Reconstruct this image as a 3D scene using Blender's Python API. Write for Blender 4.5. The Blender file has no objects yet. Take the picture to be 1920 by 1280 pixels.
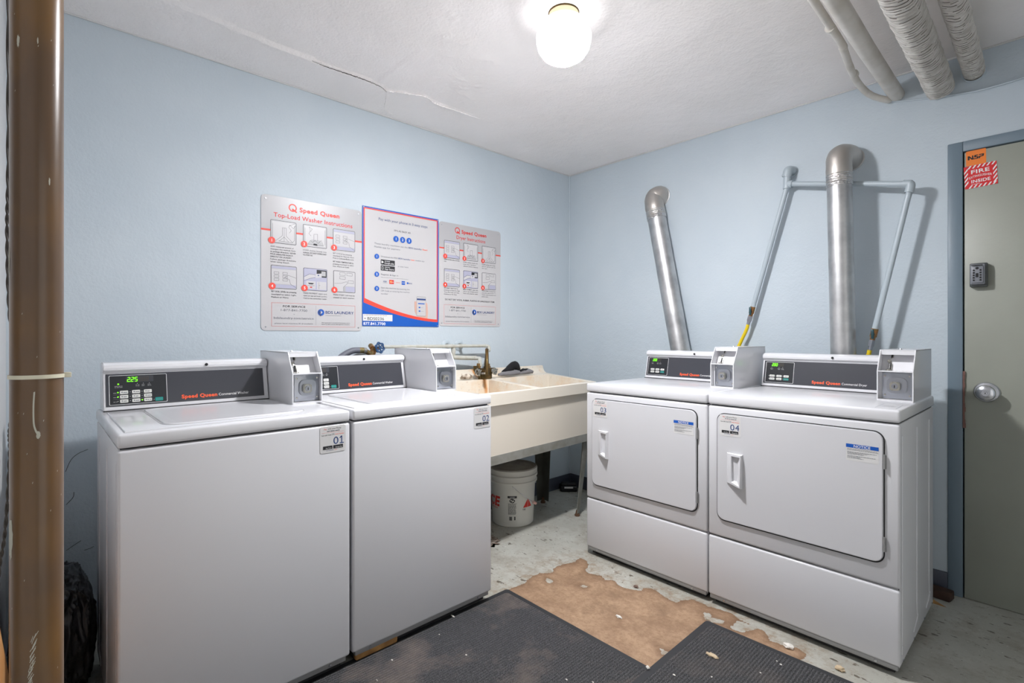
import bpy, bmesh, math, random
from mathutils import Vector, Matrix, noise
random.seed(7)
PI = math.pi
sc = bpy.context.scene
COL = sc.collection

# ------------------------------------------------------------ camera
cam_d = bpy.data.cameras.new('camera'); cam = bpy.data.objects.new('camera', cam_d); COL.objects.link(cam)
cam.location = (2.6253, -3.03, 1.1787); cam.rotation_euler = (PI/2, 0, 0.8278)
cam_d.sensor_width = 36; cam_d.lens = 944.76/1920*36; cam_d.shift_y = -10.58/1920
cam_d.clip_start = 0.02; cam_d.clip_end = 50
sc.camera = cam
# ------------------------------------------------------------ world, exposure, light strengths
w = bpy.data.worlds.new('world'); sc.world = w; w.use_nodes = True
w.node_tree.nodes['Background'].inputs[0].default_value = (1, .985, .96, 1)
w.node_tree.nodes['Background'].inputs[1].default_value = 0.9
GLOBE = 1100.0
sc.view_settings.view_transform = 'Standard'; sc.view_settings.look = 'None'
sc.view_settings.exposure = 0.36; sc.view_settings.gamma = 1; sc.view_settings.use_curve_mapping = False
try:
    sc.cycles.max_bounces = 16; sc.cycles.diffuse_bounces = 10; sc.cycles.glossy_bounces = 6
except Exception: pass

# ------------------------------------------------------------ materials
def lin(c):
    return tuple(((x/255)/12.92 if x/255 <= .04045 else ((x/255+.055)/1.055)**2.4) for x in c)
MT = {}
def mat(name, rgb, rough=.5, metal=0, coat=0, emit=0, bump=None, var=None, spec=.5, trans=0):
    """rgb in sRGB 0-255; bump=(scale,strength,dist); var=(scale,rgb2,amount)"""
    m = bpy.data.materials.new(name); m.use_nodes = True; MT[name] = m
    nt = m.node_tree; N = nt.nodes; L = nt.links; p = N['Principled BSDF']
    p.inputs['Base Color'].default_value = (*lin(rgb), 1); p.inputs['Roughness'].default_value = rough
    p.inputs['Metallic'].default_value = metal; p.inputs['Coat Weight'].default_value = coat
    p.inputs['Coat Roughness'].default_value = .08; p.inputs['Specular IOR Level'].default_value = spec
    if emit:
        p.inputs['Emission Color'].default_value = (*lin(rgb), 1); p.inputs['Emission Strength'].default_value = emit
    tc = N.new('ShaderNodeTexCoord')
    if bump:
        n = N.new('ShaderNodeTexNoise'); n.inputs['Scale'].default_value = bump[0]; n.inputs['Detail'].default_value = 5
        b = N.new('ShaderNodeBump'); b.inputs['Strength'].default_value = bump[1]; b.inputs['Distance'].default_value = bump[2]
        L.new(tc.outputs['Object'], n.inputs['Vector']); L.new(n.outputs['Fac'], b.inputs['Height']); L.new(b.outputs['Normal'], p.inputs['Normal'])
    if var:
        n = N.new('ShaderNodeTexNoise'); n.inputs['Scale'].default_value = var[0]; n.inputs['Detail'].default_value = 6
        r = N.new('ShaderNodeMapRange'); r.inputs['From Min'].default_value = .4; r.inputs['From Max'].default_value = .65
        r.inputs['To Max'].default_value = var[2]
        mx = N.new('ShaderNodeMix'); mx.data_type = 'RGBA'
        mx.inputs['A'].default_value = (*lin(rgb), 1); mx.inputs['B'].default_value = (*lin(var[1]), 1)
        L.new(tc.outputs['Object'], n.inputs['Vector']); L.new(n.outputs['Fac'], r.inputs['Value'])
        L.new(r.outputs['Result'], mx.inputs['Factor']); L.new(mx.outputs['Result'], p.inputs['Base Color'])
    return m
WHITE = mat('white_enamel', (214, 214, 217), .22, coat=.25)
WHITE2 = mat('white_enamel_front', (207, 207, 210), .38, coat=.1)
GREYST = mat('grey_steel_flange', (150, 150, 150), .45, .3)
DARK = mat('dark_gap', (38, 38, 40), .7)
BLACK = mat('black_plastic', (18, 18, 19), .45)
PANEL = mat('charcoal_panel', (58, 59, 65), .28, coat=.3)
PANELD = mat('black_display_window', (34, 36, 40), .3)
ORANGE = mat('orange_red_print', (240, 92, 50), .5)
WPRINT = mat('white_print', (232, 232, 232), .5)
GPRINT = mat('grey_print', (150, 150, 150), .5)
BTN = mat('pale_button', (214, 214, 208), .45)
TEAL = mat('teal_button', (10, 140, 130), .45)
LED = mat('green_led', (110, 255, 20), .5, emit=1.4)
LEDOFF = mat('unlit_led', (72, 66, 58), .5)
STEEL = mat('brushed_steel', (205, 207, 212), .27, 1, bump=(60, .05, .002))
LOCKST = mat('cast_steel', (168, 171, 178), .3, 1, bump=(90, .2, .002))
STICK = mat('sticker_paper', (214, 213, 212), .45)
NAVY = mat('navy_print', (40, 66, 120), .5)
BLUE = mat('blue_print', (10, 84, 176), .45)
RED = mat('red_print', (205, 48, 40), .5)
REDL = mat('light_red_print', (222, 70, 55), .5)
BLK = mat('black_print', (30, 30, 34), .5)
GRYT = mat('grey_text', (105, 108, 116), .5)
LAV = mat('lavender_grey_print', (168, 168, 188), .5)
POSTER = mat('poster_white', (190, 188, 189), .35)
POSTERG = mat('poster_grey', (170, 169, 171), .35)
SKIN = mat('print_skin', (205, 165, 150), .5)
GALV = mat('galvanised_duct', (205, 205, 205), .43, 1, bump=(14, .12, .01), var=(9, (160, 160, 162), .7))
FOIL = mat('foil_tape', (205, 203, 202), .25, 1, bump=(45, .9, .012))
ELBOW = mat('galvanised_elbow', (198, 192, 186), .45, 1, bump=(20, .1, .01))
PIPEB = mat('blue_painted_pipe', (172, 183, 190), .35, bump=(40, .1, .003))
PIPEW = mat('beige_painted_pipe', (208, 204, 197), .4, bump=(30, .25, .004), var=(12, (176, 170, 156), .5))
PIPEC = mat('cream_painted_pipe', (186, 187, 180), .4, bump=(40, .2, .003), var=(30, (158, 150, 128), .4))
DUCTM = mat('painted_flexible_duct', (206, 203, 198), .6, bump=(70, .6, .006), var=(25, (160, 155, 148), .6))
GROOVE = mat('shaded_duct_groove', (104, 97, 90), .8)  # painted shade between the duct ribs
BRASS = mat('tarnished_brass', (112, 88, 54), .4, .8, bump=(70, .3, .003), var=(25, (86, 74, 44), 1))
BRASSV = mat('aged_bronze', (156, 110, 66), .45, .7, var=(40, (110, 104, 70), 1))
CHROME = mat('dull_chrome', (190, 188, 180), .22, 1)
BLUEM = mat('blue_cast_handwheel', (38, 72, 112), .4)
TEALM = mat('dark_teal_handle', (20, 62, 70), .4)
YELLOW = mat('yellow_gas_hose', (226, 196, 20), .4)
HOSE = mat('grey_rubber_hose', (96, 98, 108), .5, bump=(60, .2, .003))
HOSED = mat('dark_rubber_hose', (48, 48, 46), .5)
TUB = mat('cream_tub', (222, 214, 200), .32, coat=.1)
FRAMEG = mat('grey_painted_steel', (142, 142, 136), .5, var=(14, (112, 110, 100), .6))
LEGD = mat('dark_painted_steel', (88, 88, 82), .5, var=(9, (62, 58, 48), .7))
RUST = mat('rusty_foot', (92, 64, 44), .8, bump=(80, .5, .004))
PAIL = mat('white_pail_plastic', (214, 213, 206), .4)
LIDP = mat('grey_dusty_lid', (150, 146, 140), .55, var=(12, (110, 105, 100), .7))
BAIT = mat('black_bait_box', (16, 16, 18), .5)
SOCKB = mat('black_knit', (22, 22, 26), .95, bump=(300, .5, .002))
SOCKG = mat('grey_knit', (122, 121, 124), .95, bump=(300, .5, .002))
RAG = mat('pale_rag', (214, 204, 190), .9, var=(40, (92, 70, 44), 1))
BROWN = mat('brown_enamel_pole', (96, 73, 52), .3, coat=.2, bump=(9, .08, .01), var=(5, (118, 86, 48), .9))
SCRATCH = mat('pale_scuff', (196, 194, 178), .6)
TIE = mat('cream_nylon_tie', (222, 216, 192), .4)
CABLE = mat('dark_grey_cable', (72, 66, 60), .6)
BAG = mat('black_bin_bag', (24, 24, 28), .3, bump=(22, .5, .02))
WOODP = mat('orange_plywood', (206, 152, 98), .55, var=(8, (204, 140, 78), .8))
WOODT = mat('tan_wood', (176, 134, 78), .6, var=(20, (130, 92, 50), .9))
WOODD = mat('dark_wood', (66, 44, 34), .7, var=(20, (40, 28, 22), .9))
RUBBER = mat('black_rubber_edge', (42, 43, 46), .6)
DOORP = mat('olive_grey_door_paint', (154, 157, 146), .38, bump=(60, .12, .003), var=(3, (146, 148, 138), .7))
FRAMEP = mat('slate_blue_frame_paint', (112, 128, 140), .4, bump=(30, .3, .004))
BASEP = mat('dark_slate_base_paint', (70, 74, 86), .45)
LOCKB = mat('grey_lockbox', (128, 131, 138), .4, bump=(200, .3, .001))
LOCKD = mat('dark_grey_lockbox_side', (72, 76, 76), .5)
SORANGE = mat('orange_sticker', (240, 130, 48), .5)
SRED = mat('red_sticker', (214, 36, 42), .45)
FIX = mat('ivory_fixture', (222, 206, 170), .5)
CHIP = mat('white_paint_chip', (226, 222, 214), .7)
STONE = mat('tan_stone', (196, 176, 146), .8)

def plaster(name, rgb, rgb2, s1=.35, s2=.25):
    m = mat(name, rgb, .55, spec=.35)
    nt = m.node_tree; N = nt.nodes; L = nt.links; p = N['Principled BSDF']
    tc = N.new('ShaderNodeTexCoord')
    a = N.new('ShaderNodeTexNoise'); a.inputs['Scale'].default_value = 95; a.inputs['Detail'].default_value = 4
    b = N.new('ShaderNodeTexNoise'); b.inputs['Scale'].default_value = 5; b.inputs['Detail'].default_value = 7
    b.inputs['Roughness'].default_value = .6
    for n in (a, b): L.new(tc.outputs['Object'], n.inputs['Vector'])
    b1 = N.new('ShaderNodeBump'); b1.inputs['Strength'].default_value = s1; b1.inputs['Distance'].default_value = .003
    b2 = N.new('ShaderNodeBump'); b2.inputs['Strength'].default_value = s2; b2.inputs['Distance'].default_value = .03
    L.new(b.outputs['Fac'], b2.inputs['Height']); L.new(a.outputs['Fac'], b1.inputs['Height'])
    L.new(b2.outputs['Normal'], b1.inputs['Normal']); L.new(b1.outputs['Normal'], p.inputs['Normal'])
    c = N.new('ShaderNodeTexNoise'); c.inputs['Scale'].default_value = 2.2; c.inputs['Detail'].default_value = 5
    L.new(tc.outputs['Object'], c.inputs['Vector'])
    r = N.new('ShaderNodeMapRange'); r.inputs['From Min'].default_value = .35; r.inputs['From Max'].default_value = .65
    mx = N.new('ShaderNodeMix'); mx.data_type = 'RGBA'
    mx.inputs['A'].default_value = (*lin(rgb), 1); mx.inputs['B'].default_value = (*lin(rgb2), 1)
    L.new(c.outputs['Fac'], r.inputs['Value']); L.new(r.outputs['Result'], mx.inputs['Factor']); L.new(mx.outputs['Result'], p.inputs['Base Color'])
    return m
WALL = plaster('pale_blue_plaster', (192, 202, 209), (186, 197, 205))
WALLW = plaster('white_plaster', (205, 205, 205), (200, 200, 200))
CEIL = plaster('ceiling_plaster', (246, 242, 241), (240, 236, 234), .5, .4)

# ------------------------------------------------------------ geometry helpers
class G:
    def __init__(s):
        s.bm = bmesh.new(); s.mats = []; s.n = 0; s.eps = 0
    def mi(s, m):
        if m not in s.mats: s.mats.append(m)
        return s.mats.index(m)
    def merge(s, b, m, M=None):
        i = s.mi(m)
        for f in b.faces: f.material_index = i
        if M is not None: b.transform(M)
        me = bpy.data.meshes.new('t'); b.to_mesh(me); b.free(); s.bm.from_mesh(me); bpy.data.meshes.remove(me)
        return s
    def box(s, x0, x1, y0, y1, z0, z1, m, bev=0, seg=2, M=None):
        b = bmesh.new()
        bmesh.ops.create_cube(b, size=1)
        for v in b.verts:
            v.co = Vector((x0+(v.co.x+.5)*(x1-x0), y0+(v.co.y+.5)*(y1-y0), z0+(v.co.z+.5)*(z1-z0)))
        if bev: bmesh.ops.bevel(b, geom=b.edges[:], offset=bev, segments=seg, affect='EDGES', profile=.5)
        return s.merge(b, m, M)
    def prism(s, poly, d0, d1, m, axis='x', bev=0, M=None):
        """poly of 2D points; axis: extrusion axis; x->(y,z) y->(x,z) z->(x,y)"""
        b = bmesh.new()
        def P(a, c, d): return {'x': (d, a, c), 'y': (a, d, c), 'z': (a, c, d)}[axis]
        A = [b.verts.new(P(a, c, d0)) for a, c in poly]; B = [b.verts.new(P(a, c, d1)) for a, c in poly]
        n = len(poly); b.faces.new(A); b.faces.new(B[::-1])
        for i in range(n): b.faces.new((A[i], B[i], B[(i+1) % n], A[(i+1) % n]))
        bmesh.ops.recalc_face_normals(b, faces=b.faces[:])
        if bev: bmesh.ops.bevel(b, geom=b.edges[:], offset=bev, segments=2, affect='EDGES')
        return s.merge(b, m, M)
    def tube(s, pts, r, m, seg=14, cap=True, M=None):
        pts = [Vector(p) for p in pts]; n = len(pts)
        R = r if hasattr(r, '__len__') else [r]*n
        b = bmesh.new(); rings = []
        t = (pts[1]-pts[0]).normalized()
        u = t.orthogonal().normalized()
        for i, p in enumerate(pts):
            if i == 0: t = (pts[1]-pts[0])
            elif i == n-1: t = (pts[-1]-pts[-2])
            else: t = (pts[i+1]-pts[i]).normalized()+(pts[i]-pts[i-1]).normalized()
            if t.length < 1e-9: t = Vector((0, 0, 1))
            t.normalize(); u = (u-t*u.dot(t)).normalized(); v = t.cross(u)
            rings.append([b.verts.new(p+(u*math.cos(2*PI*k/seg)+v*math.sin(2*PI*k/seg))*R[i]) for k in range(seg)])
        for i in range(n-1):
            for k in range(seg):
                b.faces.new((rings[i][k], rings[i][(k+1) % seg], rings[i+1][(k+1) % seg], rings[i+1][k]))
        if cap: b.faces.new(rings[0][::-1]); b.faces.new(rings[-1])
        return s.merge(b, m, M)
    def cyl(s, a, b_, r, m, seg=20): return s.tube([a, b_], r, m, seg)
    def lathe(s, prof, m, o=(0, 0, 0), d=(0, 0, 1), seg=32, M=None):
        """prof: (radius, height) list along direction d"""
        d = Vector(d).normalized(); u = d.orthogonal().normalized(); v = d.cross(u); o = Vector(o)
        b = bmesh.new(); rings = []
        for r, h in prof:
            if r < 1e-6: rings.append([b.verts.new(o+d*h)])
            else: rings.append([b.verts.new(o+d*h+(u*math.cos(2*PI*k/seg)+v*math.sin(2*PI*k/seg))*r) for k in range(seg)])
        for A, B in zip(rings, rings[1:]):
            for k in range(seg):
                k2 = (k+1) % seg
                if len(A) == 1 and len(B) == 1: continue
                if len(A) == 1: b.faces.new((A[0], B[k2], B[k]))
                elif len(B) == 1: b.faces.new((A[k], A[k2], B[0]))
                else: b.faces.new((A[k], A[k2], B[k2], B[k]))
        bmesh.ops.recalc_face_normals(b, faces=b.faces[:])
        return s.merge(b, m, M)
    def blob(s, c, r, m, sub=3, amp=.15, sc_=8, seed=0, flat=None):
        b = bmesh.new(); bmesh.ops.create_icosphere(b, subdivisions=sub, radius=1)
        for v in b.verts:
            n = noise.noise(v.co*sc_*.3+Vector((seed, 0, 0)))*amp*2+noise.noise(v.co*sc_+Vector((seed, 5, 0)))*amp
            q = v.co*(1+n); v.co = Vector((c[0]+q.x*r[0], c[1]+q.y*r[1], c[2]+q.z*r[2]))
            if flat is not None and v.co.z < flat: v.co.z = flat
        return s.merge(b, m)
    def raw(s, verts, faces, m, M=None):
        b = bmesh.new(); vs = [b.verts.new(v) for v in verts]
        for f in faces: b.faces.new([vs[i] for i in f])
        bmesh.ops.recalc_face_normals(b, faces=b.faces[:])
        return s.merge(b, m, M)
    # ---- printing on a plane frame (o, u, v, n)
    def fr(s, o, u, v, base=.0006):
        s.o = Vector(o); s.u = Vector(u).normalized(); s.v = Vector(v).normalized(); s.nn = s.u.cross(s.v); s.base = base; return s
    def nx(s): s.n = (s.n+1) % 40; s.eps = s.n*8e-6
    def P(s, a, b, lay): return s.o+s.u*a+s.v*b+s.nn*(s.base+lay*.0004+s.eps)
    def poly(s, pts, m, lay=1):
        s.nx()
        vs = [s.bm.verts.new(s.P(a, b, lay)) for a, b in pts]; f = s.bm.faces.new(vs); f.material_index = s.mi(m)
        return s
    def rect(s, a0, b0, a1, b1, m, lay=1): return s.poly([(a0, b0), (a1, b0), (a1, b1), (a0, b1)], m, lay)
    def rrect(s, a0, b0, a1, b1, r, m, lay=1, k=5):
        return s.poly(rr(a0, b0, a1, b1, r, k), m, lay)
    def frame(s, a0, b0, a1, b1, t, m, lay=1):
        s.rect(a0, b0, a1, b0+t, m, lay); s.rect(a0, b1-t, a1, b1, m, lay); s.rect(a0, b0+t, a0+t, b1-t, m, lay); s.rect(a1-t, b0+t, a1, b1-t, m, lay); return s
    def disc(s, a, b, r, m, lay=1, k=20): return s.poly([(a+r*math.cos(2*PI*i/k), b+r*math.sin(2*PI*i/k)) for i in range(k)], m, lay)
    def ring(s, a, b, r, t, m, lay=1, k=24, a0=0, a1=2*PI, sy=1):
        for i in range(k):
            p, q = a0+(a1-a0)*i/k, a0+(a1-a0)*(i+1)/k
            s.poly([(a+r*math.cos(p), b+sy*r*math.sin(p)), (a+r*math.cos(q), b+sy*r*math.sin(q)), (a+(r-t)*math.cos(q), b+sy*(r-t)*math.sin(q)), (a+(r-t)*math.cos(p), b+sy*(r-t)*math.sin(p))][::1], m, lay)
        return s
    def line(s, pts, t, m, lay=1):
        for (x0, y0), (x1, y1) in zip(pts, pts[1:]):
            dx, dy = x1-x0, y1-y0; l = math.hypot(dx, dy) or 1; nx, ny = -dy/l*t/2, dx/l*t/2
            s.poly([(x0-nx, y0-ny), (x1-nx, y1-ny), (x1+nx, y1+ny), (x0+nx, y0+ny)], m, lay)
        return s
    def text(s, body, a, b, h, m, w=None, bold=0, al='l', lay=1, fn=None, shear=0):
        """h = cap height; w = total width when given"""
        s.nx(); vs, ts, W = glyphs(body, bold); k = h/.72
        kx = (w/W) if w else k*.92
        off = {'l': 0, 'c': -W*kx/2, 'r': -W*kx}[al]
        mi = s.mi(m); out = []
        for x, y in vs:
            p, q = a+off+x*kx+y*k*shear, b+y*k
            out.append(s.bm.verts.new(fn(p, q) if fn else s.P(p, q, lay)))
        for t in ts:
            try: s.bm.faces.new([out[i] for i in t]).material_index = mi
            except ValueError: pass
        return s
    def scrib(s, a0, a1, b, h, m, lay=1):
        x = a0
        while x < a1-h*.6:
            l = min(random.uniform(1.2, 4.2)*h, a1-x); s.rect(x, b+h*.12, x+l, b+h*.72, m, lay); x += l+h*.5
        return s
def rr(a0, b0, a1, b1, r, k=5):
    out = []
    for cx, cy, st in ((a1-r, b1-r, 0), (a0+r, b1-r, 1), (a0+r, b0+r, 2), (a1-r, b0+r, 3)):
        out += [(cx+r*math.cos((st+i/k)*PI/2), cy+r*math.sin((st+i/k)*PI/2)) for i in range(k+1)]
    return out
_gc = {}
def glyphs(body, bold):
    key = (body, bold)
    if key in _gc: return _gc[key]
    c = bpy.data.curves.new('t', 'FONT'); c.body = body; c.size = 1; c.resolution_u = 4; c.offset = bold*.6
    if bold: c.space_character = 1+bold*1.6
    o = bpy.data.objects.new('t', c); COL.objects.link(o)
    bpy.context.view_layer.update(); dg = bpy.context.evaluated_depsgraph_get()
    me = o.evaluated_get(dg).to_mesh()
    vs = [(v.co.x, v.co.y) for v in me.vertices]; ts = [tuple(p.vertices) for p in me.polygons]
    x0 = min([v[0] for v in vs] or [0]); x1 = max([v[0] for v in vs] or [1])
    vs = [(x-x0, y) for x, y in vs]
    o.evaluated_get(dg).to_mesh_clear(); bpy.data.objects.remove(o); bpy.data.curves.remove(c)
    _gc[key] = (vs, ts, max(x1-x0, 1e-3)); return _gc[key]

def obj(name, g, parent=None, ang=35, mod=None):
    me = bpy.data.meshes.new(name)
    g.bm.to_mesh(me); g.bm.free()
    for m in g.mats: me.materials.append(m)
    me.shade_smooth(); me.set_sharp_from_angle(angle=math.radians(ang))
    o = bpy.data.objects.new(name, me); COL.objects.link(o)
    if parent: o.parent = parent
    return o
def tag(o, label, cat, group=None):
    o['label'] = label; o['category'] = cat
    if group: o['group'] = group
    return o
def struct(name, g, parent=None, ang=35):
    o = obj(name, g, parent, ang)
    if parent is None: o['kind'] = 'structure'
    return o
def empty(name, loc=(0, 0, 0), rz=0):
    o = bpy.data.objects.new(name, None); COL.objects.link(o); o.location = loc; o.rotation_euler = (0, 0, rz); o.empty_display_size = .1
    return o
def cr(pts, n=6):
    """smooth curve through points"""
    P = [Vector(p) for p in pts]; P = [P[0]*2-P[1]]+P+[P[-1]*2-P[-2]]; out = []
    for i in range(1, len(P)-2):
        a, b, c, d = P[i-1:i+3]
        for k in range(n):
            t = k/n; out.append(.5*((2*b)+(c-a)*t+(2*a-5*b+4*c-d)*t*t+(3*b-a-3*c+d)*t**3))
    out.append(P[-2]); return out
def segdist(p, a, b):
    ax, ay = a; bx, by = b; dx, dy = bx-ax, by-ay; l = dx*dx+dy*dy
    t = 0 if l == 0 else max(0, min(1, ((p[0]-ax)*dx+(p[1]-ay)*dy)/l))
    return math.hypot(p[0]-ax-t*dx, p[1]-ay-t*dy)
def inpoly(p, poly):
    c = False; j = len(poly)-1
    for i in range(len(poly)):
        if (poly[i][1] > p[1]) != (poly[j][1] > p[1]) and p[0] < (poly[j][0]-poly[i][0])*(p[1]-poly[i][1])/(poly[j][1]-poly[i][1])+poly[i][0]: c = not c
        j = i
    return c
def sdist(p, poly):
    d = min(segdist(p, poly[i], poly[(i+1) % len(poly)]) for i in range(len(poly)))
    return d if inpoly(p, poly) else -d

# ============================================================ THE ROOM
H = 2.4415; YF = -3.147; XR = 3.75
# ---- floor: grey paint worn through to tan concrete
PATCH = [(0.889,-1.466),(0.89,-1.429),(0.898,-1.367),(0.879,-1.31),(0.872,-1.24),(0.914,-1.188),(0.884,-1.144),(0.887,-1.078),(0.91,-1.021),(0.898,-0.959),(0.935,-0.947),(0.98,-0.981),(1.008,-1.041),(1.034,-1.058),(1.098,-1.031),(1.138,-1.052),(1.166,-1.021),(1.219,-1.052),(1.273,-1.041),(1.314,-1.011),(1.306,-0.976),(1.348,-0.959),(1.426,-0.984),(1.488,-0.986),(1.481,-0.961),(1.512,-0.907),(1.586,-0.912),(1.625,-0.905),(1.679,-0.892),(1.718,-0.915),(1.79,-0.922),(1.836,-0.932),(1.864,-0.978),(1.911,-0.968),(1.952,-0.947),(1.997,-0.973),(1.984,-1.02),(1.926,-1.337),(1.688,-1.596),(1.104,-1.801)]
ISL = [[(1.591,-0.973),(1.616,-0.962),(1.639,-0.984),(1.686,-0.971),(1.691,-0.995),(1.658,-1.023),(1.629,-1.025)],
       [(1.723,-0.923),(1.759,-0.929),(1.802,-0.926),(1.768,-1.004),(1.738,-1.009),(1.722,-0.998)],
       [(1.593,-1.327),(1.639,-1.327),(1.644,-1.345),(1.628,-1.357)], [(1.09,-1.17),(1.12,-1.165),(1.115,-1.19),(1.09,-1.19)], [(.93,-1.25),(.965,-1.24),(.99,-1.27),(.96,-1.28)]]
g = G(); b = g.bm
lay = b.verts.layers.float.new('peel')
def lines(lo, hi, f0, f1, fine, coarse):
    out = []; x = lo
    while x < hi-1e-6:
        out.append(x); x += fine if f0 <= x < f1 else coarse
    out.append(hi); return out
xs = lines(-.1, XR+.1, .78, 2.06, .0125, .15); ys = lines(YF-.1, .12, -1.9, -.8, .0125, .15)
grid = []
for x in xs:
    row = []
    for y in ys:
        v = b.verts.new((x, y, 0))
        if .78 < x < 2.1 and -1.9 < y < -.8:
            d = sdist((x, y), PATCH)
            for I in ISL:
                e = sdist((x, y), I)
                d = min(d, -e)
            d = max(-.2, min(.2, d))
        else: d = -.2
        v[lay] = d; row.append(v)
    grid.append(row)
for i in range(len(xs)-1):
    for j in range(len(ys)-1): b.faces.new((grid[i][j], grid[i+1][j], grid[i+1][j+1], grid[i][j+1]))
FLOOR = mat('painted_concrete_floor', (176, 176, 168), .32)
nt = FLOOR.node_tree; N = nt.nodes; L = nt.links; p = N['Principled BSDF']
def node(t, **k):
    n = N.new(t)
    for a, v in k.items():
        if a.startswith('i_'): n.inputs[a[2:].replace('_', ' ')].default_value = v
        else: setattr(n, a, v)
    return n
tc = node('ShaderNodeTexCoord'); at = node('ShaderNodeAttribute', attribute_name='peel')
def noi(s_, det=6, ro=.55, vec=None):
    n = node('ShaderNodeTexNoise', i_Scale=s_, i_Detail=det, i_Roughness=ro); L.new(vec or tc.outputs['Object'], n.inputs['Vector']); return n.outputs['Fac']
def mth(op, a, b_=None, c=None):
    n = node('ShaderNodeMath', operation=op)
    for i, q in enumerate((a, b_, c)):
        if q is None: continue
        if isinstance(q, (int, float)): n.inputs[i].default_value = q
        else: L.new(q, n.inputs[i])
    return n.outputs[0]
def rng(v, a, b_, c=0, d=1):
    n = node('ShaderNodeMapRange'); L.new(v, n.inputs['Value'])
    for k, q in zip(('From Min', 'From Max', 'To Min', 'To Max'), (a, b_, c, d)): n.inputs[k].default_value = q
    return n.outputs['Result']
def mixc(f, a, b_):
    n = node('ShaderNodeMix', data_type='RGBA')
    if isinstance(f, (int, float)): n.inputs['Factor'].default_value = f
    else: L.new(f, n.inputs['Factor'])
    for k, q in (('A', a), ('B', b_)):
        if isinstance(q, tuple): n.inputs[k].default_value = (*lin(q), 1)
        else: L.new(q, n.inputs[k])
    return n.outputs['Result']
edge = mth('ADD', at.outputs['Fac'], mth('MULTIPLY', mth('SUBTRACT', noi(38, 8, .65), .5), .035))
peel = rng(edge, -.001, .001)
rim = mth('MULTIPLY', rng(edge, .0, .03, 1, 0), peel)
tan_ = mixc(rng(noi(9, 9, .75), .38, .62), (172, 142, 114), (138, 110, 86))
tan_ = mixc(rng(noi(45, 8, .8), .46, .66, 0, .6), tan_, (122, 92, 66))
tan_ = mixc(rng(noi(6, 6, .7), .56, .66, 0, .5), tan_, (120, 96, 74))
tan_ = mixc(mth('MULTIPLY', rim, .55), tan_, (98, 70, 48))
gry = mixc(rng(noi(4, 7, .6), .35, .65), (186, 186, 178), (168, 167, 158))
gry = mixc(rng(noi(5, 9, .78), .5, .64, 0, .6), gry, (142, 132, 118))
gry = mixc(rng(noi(26, 8, .78), .54, .66, 0, .6), gry, (128, 116, 100))
# dark flecks, stretched
mp = node('ShaderNodeMapping'); mp.inputs['Scale'].default_value = (14, 34, 1); mp.inputs['Rotation'].default_value = (0, 0, .5)
L.new(tc.outputs['Object'], mp.inputs['Vector'])
sp = noi(1.0, 3, .5, mp.outputs['Vector'])
gry = mixc(rng(sp, .655, .675, 0, .85), gry, (78, 68, 56))
mp2 = node('ShaderNodeMapping'); mp2.inputs['Scale'].default_value = (44, 75, 1); mp2.inputs['Rotation'].default_value = (0, 0, .8)
L.new(tc.outputs['Object'], mp2.inputs['Vector'])
gry = mixc(rng(noi(1.0, 2, .5, mp2.outputs['Vector']), .70, .715, 0, .85), gry, (66, 56, 46))
gry = mixc(rng(noi(85, 3, .5), .70, .72, 0, .8), gry, (232, 230, 224))
near_ = mth('MULTIPLY', rng(at.outputs['Fac'], -.19, -.02, 0, 1), mth('SUBTRACT', 1, peel))
gry = mixc(mth('MULTIPLY', near_, rng(noi(18, 8, .75), .46, .62, 0, .75)), gry, (136, 112, 84))
L.new(mixc(peel, gry, tan_), p.inputs['Base Color'])
L.new(rng(peel, 0, 1, .34, .75), p.inputs['Roughness'])
bp = node('ShaderNodeBump', i_Strength=.5, i_Distance=.004)
L.new(mth('ADD', mth('MULTIPLY', peel, -1.2), mth('MULTIPLY', noi(40, 8, .7), .5)), bp.inputs['Height']); L.new(bp.outputs['Normal'], p.inputs['Normal'])
g.mi(FLOOR)
struct('floor', g)

# ---- ceiling with a settled plaster seam along the left wall
CRK = [(0.38,-3.147),(0.354,-2.597),(0.33,-2.316),(0.323,-2.15),(0.316,-2.082),(0.321,-1.998),(0.325,-1.898),(0.316,-1.808),(0.287,-1.753),(0.324,-1.676),(0.364,-1.568),(0.333,-1.484),(0.341,-1.357),(0.347,-1.19),(.35,-.7)]
CK2 = [(0.287,-1.753),(0.201,-1.712),(0.08,-1.652),(0.061,-1.598)]; CK3 = [(0.674,-1.862),(0.564,-1.838),(0.391,-1.826),(0.325,-1.812)]
ROUGH = [(0.584,-1.516,.05),(0.55,-1.49,.045),(0.489,-1.465,.04),(0.619,-1.448,.035),(0.5,-1.38,.04),(0.868,-1.794,.02),(0.905,-1.70,.035),(0.869,-1.505,.03),(0.84,-1.53,.03),(0.35,-1.534,.03),(.36,-1.6,.03),(1.004,-1.852,.03),(0.637,-1.573,.03),(.72,-1.6,.02),(.44,-1.37,.03),(.887,-1.798,.018),(1.422,-.977,.012)]
g = G(); b = g.bm; lay = b.verts.layers.float.new('crack')
xs = lines(0, XR, .0, 1.1, .0115, .12); ys = lines(YF, 0, -2.75, -.9, .0115, .12)
def pd(p_, pl): return min(segdist(p_, pl[i], pl[i+1]) for i in range(len(pl)-1))
def crx(y):
    for (x0, y0), (x1, y1) in zip(CRK, CRK[1:]):
        if y0 <= y <= y1: return x0+(x1-x0)*(y-y0)/(y1-y0)
    return .35
grid = []
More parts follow.
